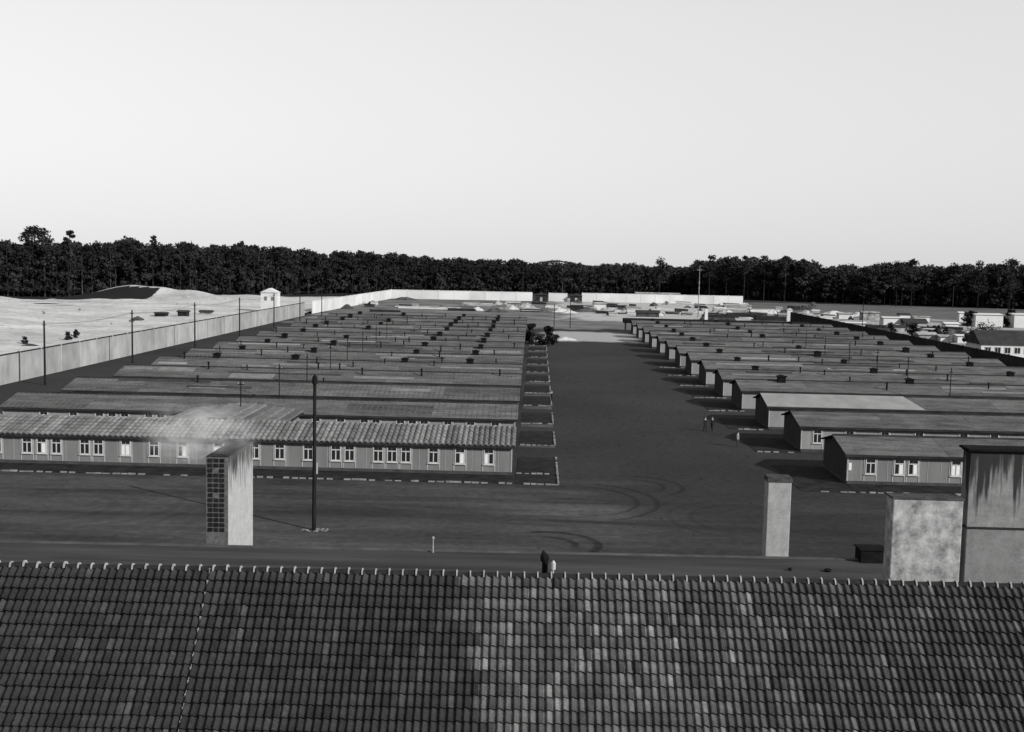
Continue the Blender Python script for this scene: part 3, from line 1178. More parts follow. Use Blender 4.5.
left, right = [], []
for i in range(14):
    yf = YROW[i]
    if i == 0:
        lab = 'front hut of the left row with ribbed sheet roof and windowed long wall'
    else:
        lab = '%s hut from the front in the left row, left of the street' % ORD[i]
    wl = WINX_FULL if i < 2 else WINX_FULL[:4] if i < 4 else []
    t = barrack(LX1 - BL - .07 * i, LX1 - .07 * i, yf, +1, i, lab, tiled=(i == 0), wins=wl, bright=BRIGHT_L1 if i == 0 else {})
    left.append(t)
    if i >= 2:
        vents(t, BL, +1, i, [7.8, 18.0, 35.5, 48.0] if i > 3 else [], [3, 12, 14.5, 22, 26, 30.5, 40, 44, 52] if i > 2 else [26, 41])
    if i == 0:
        lab = 'front hut of the right row, its grey windowed wall half behind chimneys'
    elif i == 2:
        lab = 'third hut of the right row with a pale patch covering its roof'
    else:
        lab = '%s hut from the front in the right row, right of the street' % ORD[i]
    wr = [2.1, 4.75, 6.05, 10.0, 12.6, 15.2, 17.8, 21] if i == 0 else [1.7, 5.2, 9.0, 12.7, 17.5, 20.8, 25.0] if i == 1 else [2.6, 5.2] if i < 8 else []
    t = barrack(RX0 - .12 * i, RX0 + BL - .12 * i, yf, -1, i, lab, wins=wr, bright={10.0: 3, 6.05: 2, 4.75: 2} if i == 0 else {})
    right.append(t)
    if i >= 3:
        vents(t, BL, -1, i, [5.6, 24.0, 45.0], [11.5, 16, 20.5, 29, 34.5, 40, 50])

q = MB()
q.box(-BL / 2 + .05, -.09, 1.3, -BL / 2 + .33, -.05, 2.0)
q.build('sign_board', 'curtain', right[0])
# pale felt on the third right hut; lighter patches on the left
Lsl = math.hypot(BW / 2 + OV, SL * (BW / 2 + OV))


def patch(t, xa, xb, ya, yb, mat, slant=0.0):
    q = MB()
    lift = .150 + .004 * (len(t.children) % 9)
    za, zb = ZE + SL * ya + lift, ZE + SL * yb + lift
    q.poly([(xa, ya, za), (xb, ya, za), (xb - slant, yb, zb), (xa, yb, zb)])
    q.poly([(xa, ya, za - .03), (xb, ya, za - .03), (xb, ya, za), (xa, ya, za)])
    q.build('roof_patch', mat, t)


xe = GY(926, 410, YROW[2]).x - (RX0 + BL / 2)
patch(right[2], -BL / 2 - .38, xe, -OV - .03, BW / 2, 'roofing_pale', 1.3)
simple('roofing_patch', 0.13, 0.2, 0.8)
for (ti, pxa, pxb, fy0, fy1) in ((3, 157, 193, .5, .85), (3, 100, 150, .62, .78), (2, 190, 226, .35, .6), (3, 232, 276, .05, .55), (5, 380, 415, .3, .5), (4, 440, 520, .4, .55), (2, 390, 430, .5, .7), (6, 470, 520, .3, .6)):
    t = left[ti]
    yy = t.location.y + 1.8
    xa, xb = GY(pxa, 385, yy).x - t.location.x, GY(pxb, 385, yy).x - t.location.x
    patch(t, max(xa, -BL / 2), min(xb, BL / 2), -OV + fy0 * (BW / 2 + OV), -OV + fy1 * (BW / 2 + OV), 'roofing_patch')

simple('roofing_tar', 0.036, 0.3, 0.8)
for row_ in (left, right):
    for i_, t in enumerate(row_):
        if i_ < 2:
            continue
        for k in range(4 if i_ > 3 else 2):
            xa = random.uniform(-BL / 2, BL / 2 - 16)
            wd = random.uniform(4, 16)
            f0 = random.uniform(.02, .8)
            f1 = min(.97, f0 + random.uniform(.08, .2))
            if row_ is right and i_ == 2:
                continue
            patch(t, xa, xa + wd, -OV + f0 * (BW / 2 + OV), -OV + f1 * (BW / 2 + OV), random.choice(('roofing_patch', 'roofing_tar', 'roofing_tar', 'roofing_pale')))
# ribbed sheets on the front left hut
t = left[0]
rf = [c for c in t.children if c.name.startswith('roof') and not c.name.startswith('roofing')][0]
NC = 112
sw = (BL + .76) / NC
shm = sheet_mesh(sw * .97, Lsl + .05, 6)
ang = math.atan(SL)
for c in range(NC):
    dy = -OV - .06
    link('roof_rib', shm, rf, (-BL / 2 - .38 + (c + .5) * sw, dy, ZE + SL * dy + .06), (ang, random.gauss(0, .02), random.gauss(0, .003)))
# cross wing behind it
q = MB()
xr_, hw, zr_, ze_ = -31.0 - t.location.x, 6.0, 4.05, 3.2
q.prism([(xr_ - hw, ze_ - .1), (xr_, zr_ - .1), (xr_ + hw, ze_ - .1), (xr_ + hw, ze_ - .2), (xr_ - hw, ze_ - .2)], 'y', BW / 2 + .3, BW / 2 + 12.4)
w_ = q.build('wing_roof', 'dark_timber', t)
q = MB()
q.box(xr_ - hw + .5, BW - .1, 0, xr_ + hw - .5, BW / 2 + 12.2, ze_ - .2)
q.build('wing_wall', 'wall_paint', t)
NS = 6
for k in range(NS):
    for e_ in (1, -1):
        q = MB()
        u0, u1 = k / NS, (k + 1) / NS
        x0, x1 = xr_ + e_ * hw * (1 - u0), xr_ + e_ * hw * (1 - u1)
        z0, z1 = ze_ + (zr_ - ze_) * u0 + .26, ze_ + (zr_ - ze_) * u1 + .05
        ya0, ya1 = BW / 2 + .1, BW / 2 + .1
        yb0, yb1 = BW / 2 + 12.6 - u0 * .8, BW / 2 + 12.6 - u1 * .8
        q.poly([(x0, ya0, z0), (x0, yb0, z0), (x1, yb1, z1), (x1, ya1, z1)])
        q.poly([(x0, ya0, z0 - .21), (x0, yb0, z0 - .21), (x0, yb0, z0), (x0, ya0, z0)])
        q.build('roof_course', 'roof_sheet', t)
# ------------------------------------------------------------------ lawn plots with pale edging


def stones(q, xa, ya, xb, yb, z=.0, dens=2.2, hgt=.10, broken=0.22):
    L = math.hypot(xb - xa, yb - ya)
    nn = max(2, int(L * dens))
    for i in range(nn):
        if random.random() < broken:
            continue
        u = (i + .5 + random.uniform(-.12, .12)) / nn
        x, y = xa + (xb - xa) * u, ya + (yb - ya) * u
        w = .46 * L / nn * random.uniform(.7, 1.0)
        th = random.uniform(.05, .12)
        hx, hy = (w, th) if abs(xb - xa) > abs(yb - ya) else (th, w)
        q.box(x - hx, y - hy, z - .02, x + hx, y + hy, z + hgt * random.uniform(.5, 1.3))


def plot(x0, x1, y0, y1, label, extra=None, dens=2.2, sides='frb', path=0):
    t = thing('lawn_plot', label, 'lawn', ((x0 + x1) / 2, (y0 + y1) / 2, 0), 0, 'edged lawn plots beside the huts')
    cx, cyy = (x0 + x1) / 2, (y0 + y1) / 2
    q = MB()
    q.box(x0 - cx, y0 - cyy, -.02, x1 - cx, y1 - cyy, .03)
    q.build('turf', 'turf', t)
    q = MB()
    for sd, a_, b_, c_, d_ in (('f', x0, y0, x1, y0), ('r', x1, y0, x1, y1), ('l', x0, y0, x0, y1), ('b', x0, y1, x1, y1)):
        if sd not in sides:
            continue
        stones(q, a_ - cx, b_ - cyy, c_ - cx, d_ - cyy, .03, dens)
    if extra:
        stones(q, x0 - cx, extra - cyy, x1 - cx, extra - cyy, .03, dens)
    q.build('edging', 'kerb', t, kind='stuff')
    if path:
        q = MB()
        q.box(x0 - cx, y0 - path - cyy, -.02, x1 - cx, y0 - .2 - cyy, .02)
        q.build('path', 'path', t)
    return t


for i in range(13):
    yf = YROW[i]
    y0, y1 = (yf - 4.2, yf + 10.0) if i == 0 else (yf - .3, yf + 10.2)
    plot(LX1 + .5, 2.4 + .03 * i, y0, y1, '%s edged lawn plot along the left side of the street' % ORD[i], yf + .8 if i == 0 else None, 1.6, 'fr', (0, 1.2, 2.6, 3.4)[min(i, 3)])
    if i < 8:
        plot(24.2, RX0 - .2, (yf - 4.2) if i == 0 else yf - 1.0, yf + 9, '%s edged lawn plot along the right side of the street' % ORD[i], None, 1.3, 'f')
plot(LX1 - BL, LX1 + .42, YB0 - 4.2, YB0 - .1, 'long planted strip in front of the front left hut', None, 1.3, 'f')
plot(RX0 - .1, RX0 + BL, YB0 - 4.2, YB0 - .1, 'planted strip in front of the front right hut', None, 1.3, 'f')

# ------------------------------------------------------------------ perimeter walls
WH = 4.4


def wall(name, label, pts, bay, mat, cat='wall', hgt=WH, postmat=None, skip=()):
    t = thing(name, label, cat, (pts[0][0], pts[0][1], 0))
    ox, oy = pts[0]
    k = 0
    for (xa, ya), (xb, yb) in zip(pts, pts[1:]):
        L = math.hypot(xb - xa, yb - ya)
        nb_ = max(1, round(L / bay))
        bl = L / nb_
        a = math.atan2(yb - ya, xb - xa)
        p = MB()
        p.box(.0, -.10, -.1, bl, .10, hgt)
        pm = p.mesh('panel', mat)
        p = MB()
        p.box(-.17, -.17, -.1, .17, .17, hgt + .12)
        p.prism([(-.20, hgt + .12), (.20, hgt + .12), (0, hgt + .3)], 'x', -.2, .2)
        om = p.mesh('post', postmat or mat)
        p = MB()
        p.prism([(-.2, hgt), (.2, hgt), (.2, hgt + .07), (0, hgt + .16), (-.2, hgt + .07)], 'x', .2, bl - .2)
        cm = p.mesh('coping', 'dark_timber' if mat == 'concrete' else mat)
        for i in range(nb_):
            if k not in skip:
                q = (xa + (xb - xa) * i / nb_ - ox, ya + (yb - ya) * i / nb_ - oy, 0)
                link('panel', pm, t, q, (0, 0, a))
                link('post', om, t, q, (0, 0, a))
                link('coping', cm, t, q, (0, 0, a))
            k += 1
    return t


wall('perimeter_wall', 'long concrete wall with posts running back along the left side', [(-79.6, 134), (-79.6, 388)], 7.7, 'concrete')
wall('perimeter_wall', 'bright new wall stretch at the far left corner behind the white tower', [(-79.6, 402), (-73.5, 572)], 8.5, 'concrete_new')
wall('perimeter_wall', 'bright white wall across the far end, left of the gate', [(-73.5, 574), (-2, 582)], 8.0, 'concrete_new')
wall('perimeter_wall', 'white wall panel between the two far gate posts', [(6.5, 584), (16.0, 584)], 9.5, 'concrete_new', hgt=4.2)
xx0, _ = GD(583, 590)
xx1, _ = GD(745, 596)
wall('perimeter_wall', 'bright white wall across the far end, right of the gate', [(xx0, 590), (xx1, 598)], 8.0, 'concrete_new')
wall('perimeter_wall', 'shade-darkened wall running back along the right side', [(89, 176), (89, 398)], 7.7, 'dark_wall')

# far gate: dark posts and beam either side of the white panel
for (px, lab) in ((542, 'dark gatehouse left of the white far wall panel'), (577, 'dark gatehouse right of the white far wall panel')):
    x, y = GD(px, 583)
    t = thing('gatehouse', lab, 'gatehouse', (x, y, 0))
    q = MB()
    q.box(-3.0, -1.5, 0, 3.0, 1.5, 3.2)
    q.build('wall', 'dark_timber', t)
    q = MB()
    q.prism([(-3.5, 3.2), (3.5, 3.2), (0, 4.6)], 'y', -1.9, 1.9)
    q.build('roof', 'dark_roof', t)
    q = MB()
    q.box(-.6, -1.54, 0, .6, -1.5, 2.1)
    q.build('door', 'pale_timber', t)

# white tower on the left wall
x, y = -79.6, 396
xt0 = GD(261.5, y)[0]
t = thing('guard_tower', 'small white watch hut rising at a gap in the left wall', 'tower', ((GD(262, y)[0] + GD(279, y)[0]) / 2, y, 0))
q = MB()
q.box(-2.9, -2.2, 0, 2.9, 2.2, 7.4)
q.build('wall', 'white_plaster', t)
q = MB()
q.prism([(-3.2, 7.4), (3.2, 7.4), (0, 8.9)], 'y', -2.5, 2.5)
q.build('roof', 'white_plaster', t)
for sx in (-1.2, 1.2):
    q = MB()
    q.box(sx - .5, -2.24, 4.6, sx + .5, -2.2, 6.0)
    q.build('window', 'wall_paint', t)

# ------------------------------------------------------------------ poles


def pole(x, y, h, r, label, group=None, style='arm', z=0):
    t = thing('utility_pole' if style != 'lamp' else 'lamp_post', label, 'pole', (x, y, z), random.uniform(-.1, .1), group)
    q = MB()
    q.tube((0, 0, -.2), (0, 0, h), r, r * .72, 10)
    q.tube((0, 0, h), (0, 0, h + r), r * .72, .02, 10)
    q.build('shaft', 'pole_wood', t)
    if style == 'arm':
        q = MB()
        q.box(-.34, -.04, h - .6, .34, .04, h - .5)
        q.build('crossarm', 'pole_wood', t)
        for sx in (-.28, .28):
            q = MB()
            q.tube((sx, 0, h - .5), (sx, 0, h - .34), .035, .03, 6)
            q.build('insulator', 'insulator', t)
    elif style == 'lamp':
        q = MB()
        q.tube((0, 0, h - .55), (0, 0, h - .05), .2, .18, 10)
        q.tube((0, 0, h - .05), (0, 0, h + .12), .18, .05, 10)
        q.build('lamp_head', 'vent', t)
        q = MB()
        q.box(.15, -.14, 4.2, .24, .14, 5.0)
        q.build('sign', 'trim', t)
    return t


c = G(314, 530)
top = GY(315, 375, c.y)
pole(c.x, c.y, top.z - .1, .155, 'tall dark pole standing alone on the open ground in front', None, 'lamp')
q = MB()
for k in range(40):
    a = random.uniform(0, 6.28)
    r = random.uniform(.3, 1.1)
    q.box(math.cos(a) * r - .06, math.sin(a) * r * .6 - .05, 0, math.cos(a) * r + .06, math.sin(a) * r * .6 + .05, random.uniform(.02, .07))
o = q.build('gravel', 'kerb', None, (c.x, c.y, 0), label='pale gravel around the foot of the lone pole', cat='gravel', kind='stuff')
fence = [pole(-73.6, yy, 9.6, .17, '%s tall pole along the inside of the left wall' % ORD[i], 'poles along the left wall')
         for i, yy in enumerate((168, 205, 243, 280, 317, 352, 388))]
for i in range(6):
    q = MB()
    ya, yb = (168, 205, 243, 280, 317, 352, 388)[i:i + 2]
    for sx in (-.28, .28):
        prevp = None
        for k in range(9):
            u = k / 8
            pt = (sx - 73.6, ya + (yb - ya) * u, 9.3 - 1.2 * 4 * u * (1 - u) * .5)
            if prevp:
                q.tube(prevp, pt, .02, .02, 4, caps=False)
            prevp = pt
    q.build('overhead_wire', 'wire', None, label='%s span of twin wires between the poles of the left wall' % ORD[i], cat='wire', group='wires along the left wall')
for i in range(8):
    pole(-31, YROW[i] + 13.4, 7.0, .075, '%s thin pole standing between huts in the left row' % ORD[i], 'thin poles between the left huts')
for i in range(1, 7):
    pole(56, YROW[i + 1] + 13.2, 7.0, .075, '%s thin pole standing between huts in the right row' % ORD[i - 1], 'thin poles between the right huts')
for (px, py, h, lab) in ((570, 328, 8.5, 'pole at the far end of the street beside the sand'), (554, 327, 7, 'thinner pole left of the far street end'),
                         (373, 300, 6.5, 'dark pole against the bright far left wall'), (862, 332, 9, 'thin pole at the building site beyond the right huts')):
    c = G(px, py)
    pole(c.x, c.y, h, .13, lab)
c = G(698, 318)
t = thing('mast', 'tall thin mast rising above the far wall into the trees', 'mast', (c.x, c.y, 0))
q = MB()
q.tube((0, 0, 0), (0, 0, 14), .22, .16, 8)
q.tube((0, 0, 14), (0, 0, 20), .14, .07, 8)
q.build('shaft', 'rubble', t)
q = MB()
q.box(-.9, -.06, 18.2, .9, .06, 18.4)
q.build('yard', 'rubble', t)
c = G(706, 321)
t = thing('white_post', 'short white post in front of the timber piles', 'post', (c.x, c.y, 0))
q = MB()
q.box(-.55, -.4, 0, .55, .4, 4.6)
q.build('shaft', 'white_plaster', t)
q = MB()
q.prism([(-.75, 4.6), (.75, 4.6), (0, 5.3)], 'y', -.55, .55)
q.build('cap', 'dark_roof', t)
c = G(837, 331)
t = thing('white_post', 'white gate pillar at the end of the dark right wall', 'post', (89, 400, 0))
q = MB()
q.box(-.9, -.6, 0, .9, .6, 5.2)
q.build('shaft', 'white_plaster', t)
q = MB()
q.prism([(-1.1, 5.2), (1.1, 5.2), (0, 5.8)], 'y', -.8, .8)
q.build('cap', 'white_plaster', t)

# ------------------------------------------------------------------ far sheds, timber, heaps


def house(px, py, wpx, hpx, dep, label, wallm='white_plaster', roofm='dark_roof', nwin=0, rise=.35, name='house', cat='house', axis='x'):
    c = G(px, py)
    sc = c.y / FPX
    w, h = wpx * sc, hpx * sc
    t = thing(name, label, cat, (c.x, c.y, 0))
    q = MB()
    q.box(-w / 2, 0, 0, w / 2, dep, h)
    if axis == 'y':
        q.prism([(-w / 2, h), (w / 2, h), (0, h + w * rise)], 'y', 0, dep)
    q.build('wall', wallm, t)
    q = MB()
    if axis == 'x':
        q.prism([(-.4, h), (dep + .4, h), (dep / 2, h + dep * rise)], 'x', -w / 2 - .4, w / 2 + .4)
    else:
        for e_ in (-1, 1):
            q.prism([(e_ * (w / 2 + .4), h - .28), (0, h + w * rise + .02), (0, h + w * rise + .22), (e_ * (w / 2 + .4), h - .08)], 'y', -.4, dep + .4)
    q.build('roof', roofm, t)
    for k in range(nwin):
        xx = -w / 2 + w * (k + .7) / (nwin + .4)
        f = MB()
        f.box(xx - .75, -.06, h * .32, xx + .75, .0, h * .82)
        o = f.build('window', 'frame_paint', t)
        f = MB()
        f.box(xx - .62, -.075, h * .36, xx - .05, -.062, h * .78)
        f.box(xx + .05, -.075, h * .36, xx + .62, -.062, h * .78)
        f.build('pane', 'glass', o)
    return t


house(1012, 358, 62, 13, 9, 'long white hut with dark roof and dark windows beyond the right wall', nwin=6, name='hut', cat='hut')
house(989, 327, 27, 12, 8, 'square white house in front of the right forest edge', roofm='white_plaster', rise=.06)
house(1026, 328, 24, 13, 8, 'white house cut by the right edge of the picture', roofm='white_plaster', rise=.06)
house(961, 322, 4, 9, 2.5, 'narrow white tower-like hut left of the square white house', roofm='white_plaster', rise=.2)
house(893, 326, 19, 8, 5, 'low white shed on the building site', roofm='white_plaster', rise=.08, name='shed', cat='shed')
house(871, 321, 16, 8, 5, 'pale shed left of the low white shed', wallm='rubble', roofm='rubble', rise=.1, name='shed', cat='shed')
house(916, 327, 22, 4, 6, 'long low dark-roofed shed on the building site', wallm='rubble', roofm='dark_roof', rise=.25, name='shed', cat='shed')
house(962, 343, 9, 7, 4, 'small white hut beside the dark bushes', roofm='white_plaster', rise=.1, name='shed', cat='shed')
house(945, 342, 9, 5, 4, 'small pale hut left of the small white hut', roofm='rubble', rise=.15, name='shed', cat='shed')
house(928, 341, 17, 6, 5, 'grey-walled shed just behind the right wall', wallm='rubble', roofm='pale_timber', rise=.15, name='shed', cat='shed')
house(899, 333, 12, 6, 4, 'small grey shed beside dark trees behind the right wall', wallm='rubble', roofm='dark_roof', rise=.15, name='shed', cat='shed')
house(658, 298, 44, 4, 8, 'long low pale building at the forest edge beyond the far wall', wallm='rubble', roofm='rubble', rise=.1, name='hut', cat='hut')
house(600, 310, 12, 6, 4, 'small pale shed in the far yard right of the gate', wallm='white_plaster', roofm='rubble', rise=.2, name='shed', cat='shed')
house(577, 312, 12, 7, 4, 'dark shed in the far yard by the gate', wallm='dark_timber', roofm='rubble', rise=.2, name='shed', cat='shed')
house(513, 309, 13, 6, 4, 'pale shed in the far yard left of the gate', wallm='rubble', roofm='pale_timber', rise=.2, name='shed', cat='shed')
house(648, 317, 22, 4, 4, 'low dark wagon-like shed in front of the far white wall', wallm='rubble_dark', roofm='dark_roof', rise=.25, name='shed', cat='shed')
house(160, 318.5, 11, 5, 3, 'small dark shed on the sand beyond the left wall', wallm='dark_timber', roofm='dark_roof', rise=.15, name='shed', cat='shed')
house(182, 319, 9, 7, 3, 'upright dark hut on the sand beyond the left wall', wallm='dark_timber', roofm='dark_roof', rise=.2, name='shed', cat='shed')
house(205, 317, 11, 5, 3, 'pale framed hut on the sand near the left wall', wallm='rubble', roofm='dark_roof', rise=.2, name='shed', cat='shed')
for (px, py, w, h, lab) in ((846, 319, 14, 5, 'pale low hut just beyond the far end of the right row'), (884, 335, 10, 5, 'pale hut half hidden by the right wall near dark bushes'),
                            (952, 330, 13, 6, 'pale hut in the middle of the right building site'), (976, 340, 12, 5, 'pale hut between the square house and the long white hut'),
                            (922, 322, 15, 5, 'pale flat hut at the back of the right building site'), (905, 319, 10, 4, 'small pale hut near the forest at right')):
    house(px, py, w, h, 4, lab, roofm=random.choice(('rubble', 'white_plaster', 'dark_roof')), rise=random.uniform(.06, .25), name='hut', cat='hut')
# long dark shed roof closing the right row
x0 = RX0 - 1
t = thing('shed', 'long dark tarred shed closing off the far end of the right row', 'shed', (0, YROW[13] + 15, 0))
xa, xb = GD(624, YB0 + 14 * DY)[0], GD(808, YB0 + 14 * DY)[0]
q = MB()
q.box(xa + 6, .3, 0, xb, 5, 2.6)
q.build('wall', 'dark_wall', t)
q = MB()
q.prism([(-.3, 2.5), (-.35, 3.5), (5.3, 3.8), (5.3, 2.6)], 'x', xa, xb + .5)
q.build('roof', 'vent', t)
for sx in (xa + .3, xa + 4.5):
    q = MB()
    q.box(sx, 0, 0, sx + .5, .5, 2.6)
    q.build('post', 'dark_timber', t)


def heap(px, py, wpx, hpx, mat, label, name='rubble_heap', cat='heap', z=0, group='heaps on the building sites'):
    c = G(px, py)
    sc = c.y / FPX
    w, h = wpx * sc / 2, hpx * sc
    N, M_ = 12, 5
    vs_, fs_ = [], []
    ph = random.uniform(0, 6)
    for j in range(M_):
        rr = 1 - j / M_
        for i in range(N):
            a = 2 * math.pi * i / N
            k = 1 + .22 * math.sin(3 * a + ph) + .14 * random.uniform(-1, 1)
            vs_.append((math.cos(a) * w * rr * k, math.sin(a) * min(w, 5) * .6 * rr * k, h * (1 - rr ** 1.4) * (1 + .2 * random.uniform(-1, 1)) - .05 * (j == 0)))
    vs_.append((0, 0, h))
    for j in range(M_ - 1):
        for i in range(N):
            k = j * N
            fs_.append((k + i, k + (i + 1) % N, k + N + (i + 1) % N, k + N + i))
    for i in range(N):
        fs_.append(((M_ - 1) * N + i, (M_ - 1) * N + (i + 1) % N, M_ * N))
    me = bpy.data.meshes.new(name)
    me.from_pydata(vs_, [], fs_)
    me.materials.append(MATS[mat])
    z0 = sand_h(c.x, c.y) if c.x < -82 else 0
    return link(name, me, None, (c.x, c.y, z0), (0, 0, 0), label, cat, group)


def timber(px, py, wpx, hpx, label, mats=('pale_timber', 'dark_timber'), tilt=0.0):
    """stack of boards laid in courses"""
    c = G(px, py)
    sc = c.y / FPX
    w, h = wpx * sc, max(.5, hpx * sc)
    t = thing('timber_stack', label, 'timber', (c.x, c.y, 0), random.uniform(-.15, .15), 'timber stacks in the far yards')
    nb_ = max(2, int(h / .38))
    for k in range(nb_):
        q = MB()
        for j in range(4):
            x0 = -w / 2 + random.uniform(-.08, .05) * w
            x1 = w / 2 + random.uniform(-.1, .08) * w
            q.box(x0, j * .55, k * h / nb_ + .03, x1, j * .55 + .5, (k + 1) * h / nb_ - .03)
        q.build('board_layer', random.choice(mats), t, (0, 0, 0), (0, tilt * random.uniform(.5, 1.2), random.uniform(-.03, .03)))


spots = [(330, 307, 22, 3, 'p', 'flat pile of pale boards near the far left wall corner'), (352, 304, 26, 3, 'p', 'pale boards stacked before the bright far left wall'),
         (385, 312, 30, 2, 'd', 'low dark timber pile in the far left yard'), (428, 309, 58, 2.4, 'p', 'very long pale board stack in the far left yard'),
         (478, 306, 30, 3, 'm', 'mixed timber stack in the far yard, left of the sheds'), (462, 311, 26, 2.5, 'd', 'dark low stack beside the very long pale boards'),
         (530, 312, 18, 4, 'm', 'timber stack just left of the far gate'), (625, 314, 22, 4, 'm', 'timber stack right of the far gate'),
         (720, 320, 34, 5, 'd', 'dark timber stack left in the big pile before the forest'), (745, 319, 34, 6, 'm', 'mixed timber stack in the middle of the big pile'),
         (772, 321, 36, 5, 'd', 'dark timber stack on the right in the big pile'), (795, 319, 36, 5, 'm', 'last timber stack at the right end of the big pile'),
         (824, 322, 34, 3, 'p', 'pale boards lying right of the big timber pile'), (850, 323, 30, 3, 'p', 'pale boards further right of the big timber pile'),
         (735, 312, 22, 8, 'p', 'pale loose planks heaped on top behind the dark stacks'), (765, 313, 30, 4, 'p', 'pale planks leaning behind the right dark stacks'),
         (876, 329, 18, 4, 'm', 'mixed stack beside the low white shed'), (935, 331, 24, 4, 'm', 'mixed stack behind the grey-walled shed')]
for (px, py, w, h, k, lab) in spots:
    timber(px, py, w, h, lab, {'p': ('pale_timber', 'white_plaster'), 'd': ('dark_timber', 'rubble_dark', 'dark_timber'), 'm': ('pale_timber', 'dark_timber')}[k], .01)
for (px, py, w, h, mt, lab) in ((585, 312, 26, 5, 'rubble_dark', 'dark spoil heap in the far yard by the gate'), (560, 312, 18, 4, 'sand_heap', 'pale sand heap in the far gate opening'),
                                (607, 313, 26, 6, 'rubble', 'grey rubble heap right of the far gate'), (525, 308, 22, 5, 'rubble', 'grey rubble heap left of the far gate'),
                                (495, 312, 24, 4, 'rubble_dark', 'dark heap at the back of the left row'), (405, 300, 30, 3, 'rubble_dark', 'dark heap under the far left wall'),
                                (860, 316, 26, 4, 'sand_heap', 'bright sand heap left of the pale shed'), (835, 316, 40, 5, 'sand_heap', 'long bright sand heap beyond the right row'),
                                (806, 316, 24, 6, 'rubble', 'rubble heap beyond the big timber pile'), (908, 340, 20, 5, 'sand_heap', 'pale heap just behind the right wall'),
                                (940, 346, 16, 5, 'sand_heap', 'pale heap near the small white hut'), (951, 335, 18, 6, 'rubble_dark', 'dark heap on the right building site'),
                                (745, 309, 14, 6, 'sand_heap', 'bright heap behind the big timber pile'),
                                (138, 322, 14, 4, 'rubble_dark', 'dark spoil heap on the sand beyond the left wall'), (541, 341, 22, 3, 'sand_heap', 'pale rubble heap at the left of the street end'),
                                (30, 349, 18, 2, 'rubble_dark', 'low dark mound at the left edge beyond the wall'), (565, 340, 20, 3, 'sand_heap', 'low sand heap at the end of the street')):
    heap(px, py, w, h, mt, lab)


TN = {'rubble': 'grey', 'rubble_dark': 'dark', 'sand_heap': 'pale'}
for k in range(120):
    zone_ = random.choice(((330, 520, 303, 312), (505, 625, 303, 313), (700, 815, 306, 318), (700, 815, 306, 318), (815, 960, 312, 330), (815, 990, 312, 330), (590, 745, 304, 317), (590, 745, 304, 317), (900, 970, 328, 344)))
    px, py = random.uniform(zone_[0], zone_[1]), random.uniform(zone_[2], zone_[3])
    if px > 815:
        py = 313 + (px - 815) * .15 + random.uniform(-3, 6)
    wh_ = ('in the far left yard' if px < 440 else 'behind the end of the left row' if px < 505 else 'around the far gate' if px < 640 else
           'left in the big timber yard' if px < 755 else 'right in the big timber yard' if px < 818 else 'just beyond the right row' if px < 880 else
           'by the white sheds at right' if px < 930 else 'near the white houses at far right')
    mt_ = random.choice(('rubble', 'rubble_dark', 'sand_heap', 'rubble_dark'))
    tn_, tm_ = random.choice((('pale', ('pale_timber', 'white_plaster')), ('dark', ('dark_timber', 'rubble_dark')), ('mixed', ('pale_timber', 'dark_timber'))))
    if random.random() < .5:
        heap(px, py, random.uniform(6, 15), random.uniform(2, 5), mt_, 'small %s among the clutter %s' % (TN[mt_] + ' heap', wh_))
    else:
        timber(px, py, random.uniform(6, 16), random.uniform(2, 5), 'small %s timber stack among the clutter %s' % (tn_, wh_), tm_, .04)


def bush(px, py, wpx, hpx, label, nleaf=420, group='dark bushes'):
    c = G(px, py)
    sc = c.y / FPX
    w, h = wpx * sc, hpx * sc
    z0 = sand_h(c.x, c.y) if c.x < -82 else 0
    t = thing('bush', label, 'bush', (c.x, c.y, z0), 0, group)
    cr = crown_pts(h, w * .68, nleaf, .02, max(.2, .13 * h), 14)
    cr[:, :, 2] = np.maximum(cr[:, :, 2], 0)
    link('crown', tri_mesh('crown', cr, 'leaf'), t)
    q = MB()
    q.tube((0, 0, -.1), (0, 0, h * .6), .05 * h, .02 * h, 6)
    for k in range(4):
        a = k * 1.7
        q.tube((0, 0, h * .2), (math.cos(a) * w * .3, math.sin(a) * w * .3, h * .7), .025 * h, .01 * h, 5)
    q.build('stem', 'trunk', t)


for (px, py, w, h, lab) in ((530, 343, 9, 18, 'dark tree close against the end of the left row'), (549, 345, 12, 17, 'dark round tree at the far left end of the street'),
                            (540, 345, 10, 9, 'low dark bush between the two dark trees at the street end'), (556, 343, 7, 8, 'small dark bush right of the round tree'),
                            (68, 343, 7, 8, 'left one of two small dark bushes on the sand'), (76, 341, 5, 8, 'right one of two small dark bushes on the sand'),
                            (25, 348, 5, 7, 'lone small dark bush at the far left on the sand'),
                            (913, 336, 10, 11, 'dark bush behind the right wall by the grey shed'), (936, 339, 12, 13, 'dark tree behind the right wall by the pale hut'),
                            (972, 347, 13, 15, 'dark tree left of the long white hut'), (890, 333, 9, 9, 'dark bush between the sheds behind the right wall'),
                            (970, 326, 14, 14, 'dark tree left of the square white house'), (1010, 327, 14, 16, 'dark tree between the two white houses'),
                            (985, 331, 26, 7, 'dark low shrub in front of the square white house')):
    bush(px, py, w, h, lab)

